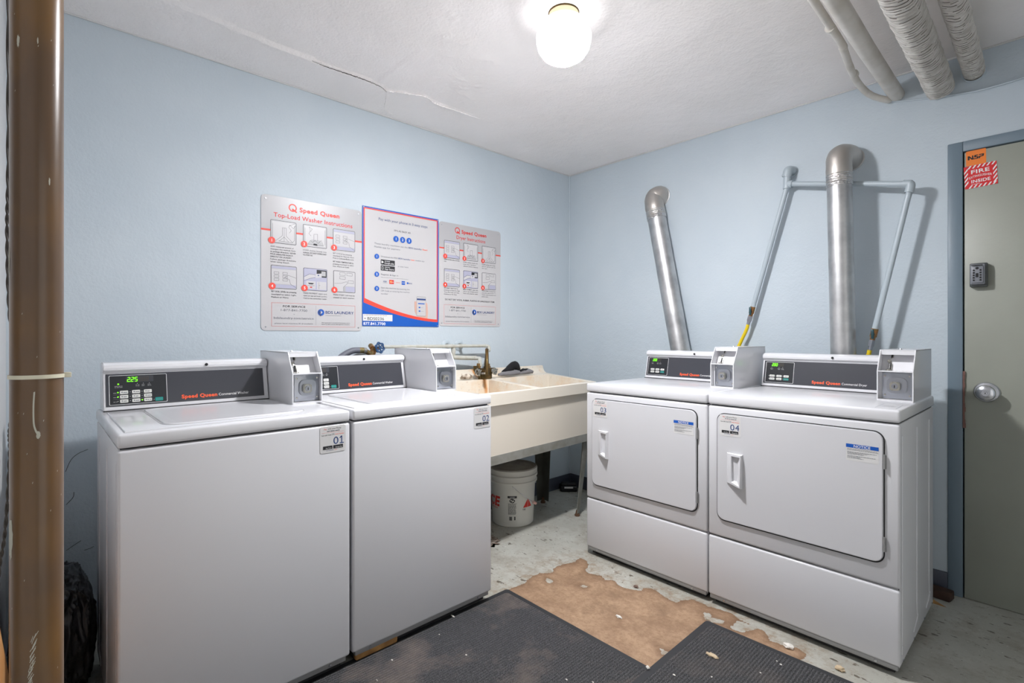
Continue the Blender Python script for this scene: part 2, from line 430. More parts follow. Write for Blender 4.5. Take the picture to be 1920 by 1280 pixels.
for x in xs:
    row = []
    for y in ys:
        z = H; c = 1.0
        if x < 1.15 and -2.9 < y < -.8:
            fade = max(0, min(1, (y+2.8)/.5))*max(0, min(1, (-1.0-y)/.35))
            d1 = pd((x, y), CRK); d2 = pd((x, y), CK2); d3 = pd((x, y), CK3)
            if x < crx(y): z -= .013*fade*(1 if y < -1.75 else .45)*math.exp(-max(0, crx(y)-x)/.13)
            if y > -1.83 and x > crx(y): z -= .004*math.exp(-d3/.04)*(1 if y > -1.84 else 0)
            n = noise.noise(Vector((x*70, y*70, 0)))
            for rx, ry, r in ROUGH:
                q = math.hypot(x-rx, y-ry)
                if q < r*1.2: z -= .011*max(0, n+.1)*(1-q/(r*1.2))**.5
        z += noise.noise(Vector((x*1.3, y*1.3, 3)))*.006
        v = b.verts.new((x, y, z)); v[lay] = max(0, min(1, c)); row.append(v)
    grid.append(row)
for i in range(len(xs)-1):
    for j in range(len(ys)-1): b.faces.new((grid[i][j], grid[i][j+1], grid[i+1][j+1], grid[i+1][j]))
g.mi(CEIL)
CRACKM = mat('ceiling_crack_shadow_gap', (60, 54, 48), .9)
def jit(pl, n, amp, z): return [Vector((q.x+amp*noise.noise(Vector((i*.8, 0, 1))), q.y, z)) for i, q in enumerate(cr([(a, b_, 0) for a, b_ in pl], n))]
cp = jit(CRK[3:9], 14, .006, H-.0125); g.tube(cp, [.0006+.0018*math.sin(PI*i/(len(cp)-1))*(.5+abs(noise.noise(Vector((i*.35, 3, 0))))) for i in range(len(cp))], CRACKM, 6)
for pl, n, z, rr_ in ((CRK[7:14], 12, H-.006, .004), (CK2, 12, H-.005, .003), (CK3, 10, H-.001, .003), (CRK[3:8], 12, H-.004, .003)):
    cp = jit(pl, n, .008, z); g.tube(cp, [rr_*(.25+1.5*abs(noise.noise(Vector((i*.5, 7, 0))))) for i in range(len(cp))], CEIL, 6)
struct('ceiling', g, ang=80)

# ---- walls
g = G(); g.box(-.12, 0, YF-.12, .12, -.02, H+.03, WALL)
for pl in ([(-2.983, .649), (-2.967, .692), (-2.945, .714), (-2.916, .726)], [(-2.981, .52), (-2.961, .544), (-2.958, .565)], [(-2.981, .341), (-2.959, .355), (-2.937, .368)], [(-2.927, .327), (-2.908, .33), (-2.898, .334)]):
    g.tube(cr([(.0004, y_, z_) for y_, z_ in pl], 5), .0009, DARK, 5)
struct('wall_left', g)
DX0, DX1, DZ = 2.276, 3.27, 2.052
g = G(); g.box(0, DX0, 0, .12, -.02, H+.03, WALL).box(DX0, DX1, 0, .12, DZ, H+.03, WALL).box(DX1, XR, 0, .12, -.02, H+.03, WALL)
struct('wall_back', g)
g = G(); g.box(0, XR, YF-.12, YF, -.02, H+.03, WALLW); struct('wall_front', g)
g = G(); g.box(XR, XR+.12, YF, -2.7, -.02, H+.03, WALL).box(XR, XR+.12, -1.2, 0, -.02, H+.03, WALL).box(XR, XR+.12, -2.7, -1.2, 2.1, H+.03, WALL)  # opening out of view, added to let world light in as fill
struct('wall_right', g)
g = G(); g.box(0, .012, -1.5, 0, 0, .095, BASEP, .003); struct('baseboard_left', g)
g = G(); g.box(.012, DX0, -.012, 0, 0, .098, BASEP, .003); struct('baseboard_back', g)
g = G(); g.tube([(.003, YF, H-.003), (.003, 0, H-.003)], .0045, WALLW, 8).tube([(0, -.003, H-.003), (XR, -.003, H-.003)], .0045, WALLW, 8); struct('trim_2', g)
# corner plaster bead
g = G(); g.tube([(.004, -.004, .1), (.004, -.004, H)], .006, WALL, 8); struct('trim_1', g)

# ---- door
d = empty('door_1', (DX0, 0, 0)); d['kind'] = 'structure'
g = G(); g.box(0, .052, -.006, .1, 0, DZ, FRAMEP, .004).box(.052, DX1-DX0-.052, -.006, .1, DZ-.046, DZ, FRAMEP, .004).box(DX1-DX0-.052, DX1-DX0, -.006, .1, 0, DZ, FRAMEP, .004)
g.box(.04, DX1-DX0-.04, .06, .1, -.01, DZ-.02, DARK)  # unseen backing added behind the slab to block light leaking under the door
obj('door_frame', g, d)
g = G(); g.box(.057, DX1-DX0-.056, .0, .045, .002, DZ-.051, DOORP, .002); obj('door_slab', g, d)
g = G().fr((.0, .0, 0), (1, 0, 0), (0, 0, 1)); kx, kz = .13, .932
g.lathe([(.0, 0), (.042, 0), (.044, .004), (.040, .009), (.026, .012), (.014, .016), (.0135, .03), (.02, .034), (.031, .042), (.0335, .052), (.031, .061), (.024, .066), (.0135, .068), (.0125, .062), (.008, .062), (.007, .066), (0, .066)], STEEL, (kx, 0, kz), (0, -1, 0), 36)
g.box(kx-.0012, kx+.0012, -.0668, -.066, kz-.004, kz+.003, BLACK)
obj('door_knob', g, d)
# stickers
g = G().fr((.058, -.0, 1.885), (1, 0, .02), (-.02, 0, 1), .0004)
g.rrect(.006, .052, .072, .118, .004, SORANGE, 0)
for pts in ([(.012,.078),(.012,.096),(.018,.096),(.026,.084),(.026,.096),(.031,.096),(.031,.078),(.025,.078),(.018,.088),(.018,.078)],):
    g.poly(pts, BLK, 1)
g.poly([(.031,.078),(.045,.078),(.047,.080),(.047,.088),(.040,.089),(.040,.092),(.047,.092),(.046,.096),(.034,.096),(.033,.086),(.042,.085),(.042,.082),(.031,.082)], BLK, 1)
g.poly([(.048,.078),(.052,.078),(.053,.084),(.064,.085),(.066,.094),(.064,.096),(.049,.096),(.049,.092),(.060,.092),(.060,.089),(.048,.088)], BLK, 1)
obj('orange_sticker', g, d)
g = G().fr((.059, 0, 1.835), (1, 0, .045), (-.045, 0, 1), .0006)
W_, H_ = .107, .1
g.rect(0, 0, W_, H_, SRED, 2)
B_ = .013
def stripe(x, y, horiz):
    s_ = .006
    if horiz: g.poly([(x, y), (x+s_, y), (x+s_+B_*.7, y+B_), (x+B_*.7, y+B_)], WPRINT, 3)
    else: g.poly([(x, y), (x+B_, y+B_*1.4), (x+B_, y+B_*1.4+.008), (x, y+.008)], WPRINT, 3)
for i in range(6): stripe(.012+i*.0155, 0, True); stripe(.012+i*.0155, H_-B_, True)
for i in range(4): stripe(0, .008+i*.019, False); stripe(W_-B_, .004+i*.019, False)
g.text('FIRE', W_/2, .063, .017, WPRINT, w=.060, bold=.035, al='c', lay=3)
vs, ts, WW = glyphs('EXTINGUISHER', .01)
def arc(p_, q_): 
    t = (p_-W_/2)/(.074/2); return g.P(p_, q_-.006*t*t, 3)
g.text('EXTINGUISHER', W_/2, .047, .010, WPRINT, w=.074, bold=.01, al='c', fn=arc)
g.text('INSIDE', W_/2, .022, .014, WPRINT, w=.062, bold=.035, al='c', lay=3)
g.scrib(.022, .05, .0145, .003, WPRINT, 3)
obj('fire_extinguisher_sticker', g, d)
g = G()
for i in range(14):
    z = 1.0-i*.018; g.box(.052, .058+.004*random.random(), -.0075, -.001, z, z+.02, mat('chipped_paint', (120, 88, 80), .7) if i == 0 else MT['chipped_paint'])
obj('chipped_edge', g, d)

# key lock box on the door
t = empty('key_lockbox', (2.357, -.001, 1.398)); tag(t, 'small grey push-button key lockbox on the door above the knob', 'lockbox')
g = G(); g.box(-.004, .054, -.03, 0, -.004, .1, LOCKD, .004).box(-.001, .047, -.042, -.028, .006, .094, LOCKB, .004); obj('case', g, t)
g = G(); g.box(.002, .042, -.048, -.041, .012, .084, LOCKB, .0035)
g.fr((.002, -.048, .012), (1, 0, 0), (0, 0, 1), .0004); g.disc(.02, .064, .0055, BLACK); g.rrect(.0155, .024, .0245, .042, .003, BLACK)
g.rect(.0, .0745, .038, .0785, BLACK); obj('cover', g, t)
for k in range(5):
    for sx in (.011, .033):
        g = G(); g.lathe([(0, 0), (.0036, 0), (.003, .003), (0, .0035)], BLACK, (sx, -.0485, .024+k*.0108), (0, -1, 0), 10); obj('button', g, t)

# ============================================================ CEILING LAMP
t = empty('ceiling_lamp', (1.31, -1.547, H)); tag(t, 'round white glass globe lamp glowing on the ceiling', 'lamp')
g = G(); g.lathe([(0, 0), (.056, 0), (.058, -.006), (.05, -.03), (.045, -.04), (0, -.04)], FIX); g.tube([(.058*math.cos(a*PI/12), .058*math.sin(a*PI/12), -.002) for a in range(25)], .003, BRASS, 6)
obj('fixture_base', g, t)
GL = mat('lit_opal_glass', (250, 250, 253), .3, emit=GLOBE)
nt = GL.node_tree; N = nt.nodes; L = nt.links; tc = node('ShaderNodeTexCoord'); sx = node('ShaderNodeSeparateXYZ'); L.new(tc.outputs['Object'], sx.inputs[0])
# emission shaped to be weaker at the shoulder, keeping the ceiling from blowing out
L.new(mth('ADD', 2.6, mth('MULTIPLY', mth('POWER', rng(sx.outputs['Z'], -.135, -.199, 0, 1), 2.2), GLOBE)), N['Principled BSDF'].inputs['Emission Strength'])
g = G(); g.lathe([(.046, -.022), (.052, -.026), (.075, -.036), (.096, -.058), (.1075, -.09), (.107, -.112), (.1, -.140), (.082, -.166), (.054, -.184), (.024, -.195), (0, -.199)], GL, seg=48)
obj('globe', g, t, 80)

# ============================================================ LAUNDRY MACHINES
SEG = {'0': 'abcdef', '2': 'abged', '5': 'afgcd', '8': 'abcdefg'}
def seg7(g, ch, a, b_, w_, h_, m, lay=3):
    t = .0018; sk = .12
    S = {'a': (0, 1, 1, 1), 'b': (1, 1, 1, .5), 'c': (1, .5, 1, 0), 'd': (0, 0, 1, 0), 'e': (0, .5, 0, 0), 'f': (0, 1, 0, .5), 'g': (0, .5, 1, .5)}
    for c in SEG[ch]:
        x0, y0, x1, y1 = S[c]
        P0 = (a+x0*w_+y0*h_*sk, b_+y0*h_); P1 = (a+x1*w_+y1*h_*sk, b_+y1*h_)
        g.line([P0, P1], t, m, lay)
def sticker(t, num, x, z, wd=.091, hh=.091, y=-.0005, name='machine_number_label'):
    g = G().fr((x, y, z), (1, 0, 0), (0, 0, 1), .0004)
    k = wd/.091
    g.rrect(0, 0, wd, hh, .008, STICK, 0)
    g.text('Pay', .014*k, .079, .0055, REDL); g.text('with your Phone', .027*k, .079, .0055, BLK)
    g.scrib(.024*k, .073*k, .072, .004, GRYT); g.rect(.006*k, .0685, .085*k, .069, REDL)
    g.text('Scan QR Code', .005*k, .059, .004, BLK, w=.034*k, bold=.02); g.text('OR', .046*k, .059, .006, GRYT, al='c'); g.text('Enter Number', .053*k, .0595, .0038, ORANGE, w=.033*k, bold=.02)
    g.text('0', .047*k, .027, .026, NAVY, w=.0175*k)
    if num[1] == '1': g.line([(.0695*k, .046), (.0765*k, .0525), (.0765*k, .028)], .0034, NAVY).rect(.069*k, .027, .084*k, .030, NAVY)
    else: g.text(num[1], .068*k, .027, .026, NAVY, w=.0165*k)
    g.rect(.010*k, .012, .043*k, .0235, BLK); g.rect(.046*k, .012, .081*k, .0235, BLK)
    g.text('App Store', .019*k, .0145, .004, WPRINT, w=.02*k, lay=2); g.text('Google Play', .054*k, .0145, .004, WPRINT, w=.024*k, lay=2)
    g.text('BDS LAUNDRY', .022*k, .0065, .003, NAVY, w=.026*k); g.text('Start', .052*k, .0065, .003, ORANGE)
    return obj(name, g, t)
def coin_box(t, z0):
    X0, X1 = .556, .672; F = .288; ZS = z0+.116; ZT = z0+.2; yb = .668; FT = .338
    prof = [(F, z0), (F, ZS), (FT, ZT), (yb, ZT), (yb, z0)]
    g = G()
    for a, b_ in ((X0, X0+.0035), (X1-.0035, X1)): g.prism(prof, a, b_, WHITE, 'x')
    g.box(X0, X1, FT, yb, ZT-.0035, ZT, WHITE).box(X0, X1, yb-.004, yb, z0, ZT, WHITE)
    g.box(X0+.001, X1-.001, F, F+.06, ZS-.002, ZS+.002, WHITE).box(X0+.001, X1-.001, F-.001, F+.02, z0, z0+.006, WHITE)
    g.prism([(F+.055, ZS), (F+.10, ZT-.004), (F+.104, ZT-.004), (F+.059, ZS)], X0+.003, X1-.003, WHITE, 'x')
    g.box(X0+.003, X1-.003, FT, F+.104, ZT-.02, ZT-.004, WHITE)
    for sx, sy in ((X0+.02, FT+.1), ): g.lathe([(0, .004), (.004, .004), (.006, 0)], STEEL, (sx+.03, sy, ZT-.0005), (0, 0, 1), 10)
    g.box(X0+.003, X1-.003, F+.026, F+.03, z0+.004, ZS, WHITE)
    c = obj('coin_box', g, t)
    g = G(); g.box(X0+.014, X1-.006, F+.02, F+.024, z0+.008, ZS-.004, LOCKST, .001)
    g.prism(rr(X0+.03, z0+.03, X1-.02, z0+.092, .02), F+.011, F+.021, LOCKST, 'y', .002)
    for sx, sz in ((X0+.023, z0+.022), (X0+.023, z0+.098), (X1-.014, z0+.022), (X1-.014, z0+.098)): g.lathe([(.004, 0), (.0035, .0025), (0, .003)], CHROME, (sx, F+.02, sz), (0, -1, 0), 10)
    obj('coin_vault_plate', g, c)
    g = G(); g.prism(rr(X0+.041, z0+.041, X0+.075, z0+.076, .01), F-.002, F+.012, CHROME, 'y', .003)
    g.lathe([(.011, 0), (.010, .003), (.0, .003)], LOCKST, (X0+.058, F-.002, z0+.059), (0, -1, 0), 20).box(X0+.0565, X0+.0595, F-.0056, F-.005, z0+.053, z0+.063, BLACK)
    obj('lock', g, c)
    g = G(); y = F+.058; sl = (.048/.084)
    def q(x, z, off=0): return (X0+x-.010, F+.055+(z-.116)*.55-off, z0+z)
    g.tube([q(.044, .194, .004), q(.045, .168, .004)], .0033, BLACK, 6)
    g.tube([q(.042, .144, .005), q(.041, .120, .005)], .0045, BLACK, 6)
    g.tube([q(.048, .192, .004), q(.049, .17, .005), q(.044, .163, .006), q(.036, .155, .007), q(.037, .148, .007), q(.046, .146, .006), q(.046, .122, .005)], .0018, CHROME, 6)
    g.lathe([(.0065, 0), (.006, .006), (0, .007)], CHROME, q(.037, .153), (0, -1, .3), 12)
    g.lathe([(.012, 0), (.009, .004), (0, .005)], CHROME, (X0+.031, F+.046, z0+.1185), (0, 0, 1), 14)
    g.fr(q(.06, .176, .001), (1, 0, 0), (0, .48, .87), .002).ring(.014, .006, .013, .001, GRYT, 1, 20, sy=.42).scrib(.006, .022, .0045, .003, GRYT)
    obj('coin_slot', g, c)
def console(t, z0, W_, kind, disp):
    """control console: white hood with charcoal fascia"""
    X0, X1 = .012, .552
    g = G()
    prof = [(.545, z0), (.5745, z0+.133), (.566, z0+.138), (.562, z0+.146), (.564, z0+.158), (.576, z0+.166), (.60, z0+.168), (.65, z0+.168), (.66, z0+.16), (.66, z0)]
    g.prism(prof, X0, X1, WHITE, 'x', .0025)
    g.tube([(X0, .542, z0+.002), (X1, .542, z0+.002)], .002, DARK, 6)
    g.lathe([(.0055, 0), (.0055, .003), (0, .0035)], BLACK, ((X0+X1)/2+.045, .5625, z0+.152), (0, -1, .1), 14)
    c = obj('control_console', g, t)
    sl = Vector((0, .22, 1)).normalized(); k = sl.z
    def zz(z): return (z-.915)/k     # height along the slope
    o = (0, .545, z0)
    g = G(); 
    g.fr(o, (1, 0, 0), sl, .0018)
    # plate with thickness
    n = Vector((1, 0, 0)).cross(sl)
    a, b_ = zz(.931), zz(1.043)
    A = [Vector(o)+Vector((x, 0, 0))+sl*q+n*h for h in (0, .0018) for x, q in ((.02, a), (.535, a), (.535, b_), (.02, b_))]
    g.raw(A, [(0, 3, 2, 1), (4, 5, 6, 7), (0, 1, 5, 4), (1, 2, 6, 5), (2, 3, 7, 6), (3, 0, 4, 7)], PANEL)
    g.fr(o, (1, 0, 0), sl, .0021)
    fx1 = .198 if kind == 'w' else .161
    g.rrect(.0285, zz(.9355), fx1, zz(1.0375), .003, WPRINT, 0).rrect(.0300, zz(.9368), fx1-.0014, zz(1.0362), .0022, PANELD, 1)
    g.text('Speed Queen', .243, zz(.9425), .0135, ORANGE, w=.119, bold=.06)
    g.text('Commercial Washer' if kind == 'w' else 'Commercial Dryer', .3675, zz(.9435), .0105, WPRINT, w=.108 if kind == 'w' else .098)
    if kind == 'w':
        for r in range(3):
            z = .9418+r*.0152
            for c_ in range(3):
                x = .0585+c_*.0345
                g.rrect(x, zz(z), x+.0235, zz(z+.0115), .0025, BTN, 2); g.disc(x+.006, zz(z+.006), .0022, GRYT, 3, 8); g.scrib(x+.0095, x+.0215, zz(z+.0035), .004, GRYT, 3)
                lit = disp and (c_, r) in ((0, 2), (0, 1), (2, 0)); g.disc(x-.0055, zz(z+.0058), .0022 if lit else .001, LED if lit else WPRINT, 3, 10)
            g.scrib(.040, .052, zz(z+.003), .003, GPRINT, 2)
            if r: g.rect(.040, zz(z-.002), .148, zz(z-.0016), GPRINT, 2)
        g.rrect(.161, zz(.9405), .1845, zz(.953), .0025, TEAL, 2).scrib(.165, .181, zz(.945), .0035, GRYT, 3); g.disc(.157, zz(.946), .001, WPRINT, 3, 8)
        g.rrect(.076, zz(1.0115), .157, zz(1.0335), .002, PANEL, 2)
        ds, dx, dz, dh = '225', .080, 1.0145, .0155
        g.disc(.0545, zz(1.007), .0024 if disp else .001, LED if disp else WPRINT, 3, 10); g.scrib(.044, .066, zz(.9985), .0028, GPRINT, 2).scrib(.044, .066, zz(.9945), .0028, GPRINT, 2)
        for i in range(3): g.disc(.109+i*.0175, zz(1.0065), .0009, WPRINT, 3, 8).scrib(.104+i*.0175, .115+i*.0175, zz(1.001), .0025, GPRINT, 2).scrib(.104+i*.0175, .115+i*.0175, zz(.9965), .0028, GPRINT, 2)
    else:
        for r in range(2):
            z = .949+r*.0145
            for c_ in range(3):
                x = .0495+c_*.033; tl = (r == 0 and c_ == 2)
                g.rrect(x, zz(z), x+.024, zz(z+.010), .002, TEAL if tl else BTN, 2).scrib(x+.004, x+.021, zz(z+.003), .004, GRYT, 3)
                g.disc(x-.004, zz(z+.005), .001, WPRINT, 3, 8)
        ds, dx, dz, dh = '200', .058, 1.0175, .0135
        for q_ in (.057, .092, .109): g.disc(q_, zz(1.011), .001, WPRINT, 3, 8).scrib(q_-.007, q_+.007, zz(1.004), .003, GPRINT, 2).scrib(q_-.005, q_+.006, zz(.9995), .003, GPRINT, 2)
    f = obj('fascia', g, c)
    g = G().fr(o, (1, 0, 0), sl, .0031)
    cw = dh*.42; pt = dh*.70
    for i in range(6):
        x = dx+i*pt
        if i < 3 and disp: seg7(g, ds[i], x, zz(dz), cw, dh*.95, LED)
        else: seg7(g, '8', x, zz(dz), cw, dh*.95, LEDOFF)
    if disp: g.disc(dx+cw+(pt-cw)*.42, zz(dz), .0011, LED, 5, 10)
    obj('display', g, f)
def legs(t, W_, D_, z):
    for x in (.06, W_-.06):
        for y in (.07, D_-.07):
            g = G(); g.lathe([(.02, 0), (.022, .004), (.02, .012), (.008, .013), (.008, z+.02)], BLACK, (x, y, 0), seg=14); obj('foot', g, t)
def top_label(g, z0):
    g.fr((.605, .03, z0), (1, 0, 0), (0, 1, 0), .0004)
    g.line([(0, 0), (-.002, .14)], .0012, GRYT).line([(.055, .145), (.06, 0)], .0012, GRYT); g.scrib(.012, .04, .075, .004, GRYT).scrib(.008, .048, .062, .004, GRYT).scrib(.014, .04, .090, .004, GRYT).scrib(.01, .044, .049, .004, GRYT)
def side_ribs(g, x, sx, D_, z0, z1):
    # embossed side panel: raised vertical ribs with rounded lower ends
    for y in (.045, .30, .553):
        g.tube(cr([(x, y, z1), (x, y, z0+.12), (x, y+(.02 if y > .1 else 0), z0+.06), (x, y+(-.06 if y > .1 else 0), z0+.02)], 4), .0025, WHITE, 6)

def washer(loc, rz, num, disp, label):
    W_, D_ = .6513, .655
    t = empty('washing_machine', (*loc, 0), rz); tag(t, label, 'washing machine', 'top-loading washers along the left wall')
    g = G(); g.box(.003, W_-.003, .012, D_, .045, .872, WHITE2, .004).box(.008, W_-.008, .02, D_-.01, .86, .882, DARK)
    side_ribs(g, .003, -1, D_, .05, .83); side_ribs(g, W_-.003, 1, D_, .05, .83)
    obj('cabinet', g, t)
    g = G(); g.box(0, W_, 0, .03, .05, .8715, WHITE2, .008, 3); 
    obj('front_panel', g, t)
    g = G(); g.box(.012, W_-.012, .008, .03, .032, .052, GREYST, .002)
    for x in (.07, W_-.07): g.lathe([(.006, 0), (.005, .003), (0, .004)], STEEL, (x, .008, .041), (0, -1, 0), 10)
    obj('kick_flange', g, t)
    g = G(); g.box(.02, W_-.02, .035, D_-.02, .006, .05, DARK); obj('underside_shade', g, t)  # dark box standing in for the shade under the washer
    g = G(); g.box(0, W_, 0, D_, .877, .915, WHITE, .008, 3); top_label(g, .915); obj('cabinet_top', g, t)
    # lid: raised rim with dished centre
    b = bmesh.new()
    loops = []
    for ins, z in ((0, .9145), (.003, .9185), (.012, .9195), (.022, .9175), (.035, .9172)):
        loops.append([b.verts.new((x, y, z)) for x, y in rr(.118+ins, .085+ins, .535-ins, .52-ins, max(.045-ins, .01))])
    for A, B in zip(loops, loops[1:]):
        n = len(A)
        for i in range(n): b.faces.new((A[i], A[(i+1) % n], B[(i+1) % n], B[i]))
    b.faces.new(loops[-1]); g = G(); g.merge(b, WHITE)
    g.tube([(x, y, .915) for x, y in rr(.115, .082, .538, .523, .048)+[rr(.115, .082, .538, .523, .048)[0]]], .0009, GREYST, 6)
    # shallow tray to the left of the lid
    g.tube([(.02, .50, .9155), (.02, .03, .9155), (.63, .03, .9155)], .0025, WHITE, 6)
    obj('lid', g, t)
    console(t, .915, W_, 'w', disp); coin_box(t, .915); sticker(t, num, .543 if num == '01' else .551, .778); legs(t, W_, D_, .04)
    return t
def dryer(loc, rz, num, label):
    W_, D_ = .6827, .655; z0 = .923
    t = empty('tumble_dryer', (*loc, 0), rz); tag(t, label, 'dryer', 'front-loading dryers along the back wall')
    g = G(); g.box(.003, W_-.003, .012, D_, .035, .874, WHITE2, .004).box(.008, W_-.008, .02, D_-.01, .86, .885, DARK).box(.005, W_-.005, .012, .05, .29, .32, DARK)
    side_ribs(g, W_-.003, 1, D_, .05, .83)
    for y in (.06, .25, .45, .62): g.lathe([(.004, 0), (.004, .003), (0, .004)], STEEL, (W_-.003, y, .045), (1, 0, 0), 8)
    obj('cabinet', g, t)
    g = G(); g.box(0, W_, 0, .03, .309, .8735, WHITE2, .009, 3); obj('upper_front_panel', g, t)
    g = G(); g.box(0, W_, 0, .03, .042, .3035, WHITE2, .009, 3); obj('lower_front_panel', g, t)
    g = G(); g.box(.006, W_-.006, .003, .03, .026, .046, GREYST, .003)
    for x in (.07, W_-.07): g.lathe([(.006, 0), (.005, .003), (0, .004)], STEEL, (x, .003, .036), (0, -1, 0), 10)
    obj('kick_flange', g, t)
    g = G(); g.box(.02, W_-.02, .03, D_-.02, .005, .045, DARK); obj('underside_shade', g, t)  # dark box standing in for the shade under the dryer
    g = G(); g.box(0, W_, -.002, D_, .8785, z0, WHITE, .009, 3); top_label(g, z0); obj('cabinet_top', g, t)
    g = G(); g.prism(rr(.041, .382, .640, .846, .034, 8), -.0035, .004, DARK, 'y')
    dr = None
    g2 = G(); g2.prism(rr(.0445, .3875, .6365, .8425, .031, 8), -.0095, .0, WHITE2, 'y', .0025)
    dr = obj('door', g2, t); obj('door_gasket', g, dr)
    # pull handle: raised pod with a scooped pocket
    x0, x1, za, zb = .088, .154, .541, .680
    V = [(x0, -.0095, za+.012), (x1, -.0095, za-.004), (x1+.001, -.0095, zb+.001), (x0, -.0095, zb+.001),
         (x0+.004, -.015, za+.014), (x1-.001, -.036, za+.004), (x1-.001, -.028, zb-.002), (x0+.004, -.014, zb-.001),
         (x0+.024, -.0225, za+.02), (x1-.004, -.034, za+.010), (x1-.004, -.0265, zb-.010), (x0+.022, -.0195, zb-.010),
         (x0+.026, -.0098, za+.026), (x0+.042, -.0098, za+.024), (x0+.046, -.0098, zb-.014), (x0+.024, -.0098, zb-.014)]
    F_ = [(0, 1, 5, 4), (1, 2, 6, 5), (2, 3, 7, 6), (3, 0, 4, 7), (4, 5, 9, 8), (5, 6, 10, 9), (6, 7, 11, 10), (7, 4, 8, 11), (8, 9, 13, 12), (9, 10, 14, 13), (10, 11, 15, 14), (11, 8, 12, 15), (12, 13, 14, 15)]
    g = G(); g.raw(V, F_, WHITE); obj('handle', g, dr, 25)
    for z in (.742, .455):
        g = G(); g.tube([(.6395, -.008, z-.025), (.6395, -.008, z+.025)], .0035, GREYST, 10).box(.6395, .645, -.006, -.003, z-.025, z+.022, GREYST); obj('hinge', g, dr)
    g = G().fr((.526, -.0095, .729), (1, 0, 0), (0, 0, 1), .0004)
    g.rect(0, 0, .098, .060, STICK, 0).rect(0, .047, .098, .060, BLUE, 1)
    g.text('NOTICE', .049, .0488, .0095, WPRINT, w=.05, bold=.02, al='c', lay=2)
    for i, (q, l) in enumerate(((.042, .09), (.038, .093), (.031, .088), (.027, .06), (.0235, .05), (.017, .085), (.013, .04), (.009, .05))): g.scrib(.004, .004+l, q, .0022, GRYT)
    obj('notice_label', g, dr)
    s_ = sticker(t, num, .056, .751, .091, .09, y=-.0098); s_.parent = dr
    console(t, z0, W_, 'd', True); coin_box(t, z0); legs(t, W_, D_, .03)
    return t
washer((.93427, -2.89708), 1.5841, '01', True, 'white top-loading washer numbered 01 with a lit green price, nearest the brown pole')
washer((.92546, -2.23494), 1.5841, '02', False, 'white top-loading washer numbered 02 with a blank display, beside the sink')
dryer((.884, -.8819), -.0049, '03', 'white front-loading dryer numbered 03, left one of the pair, beside the sink')
dryer((1.57209, -.88527), -.0049, '04', 'white front-loading dryer numbered 04, right one of the pair, beside the door')

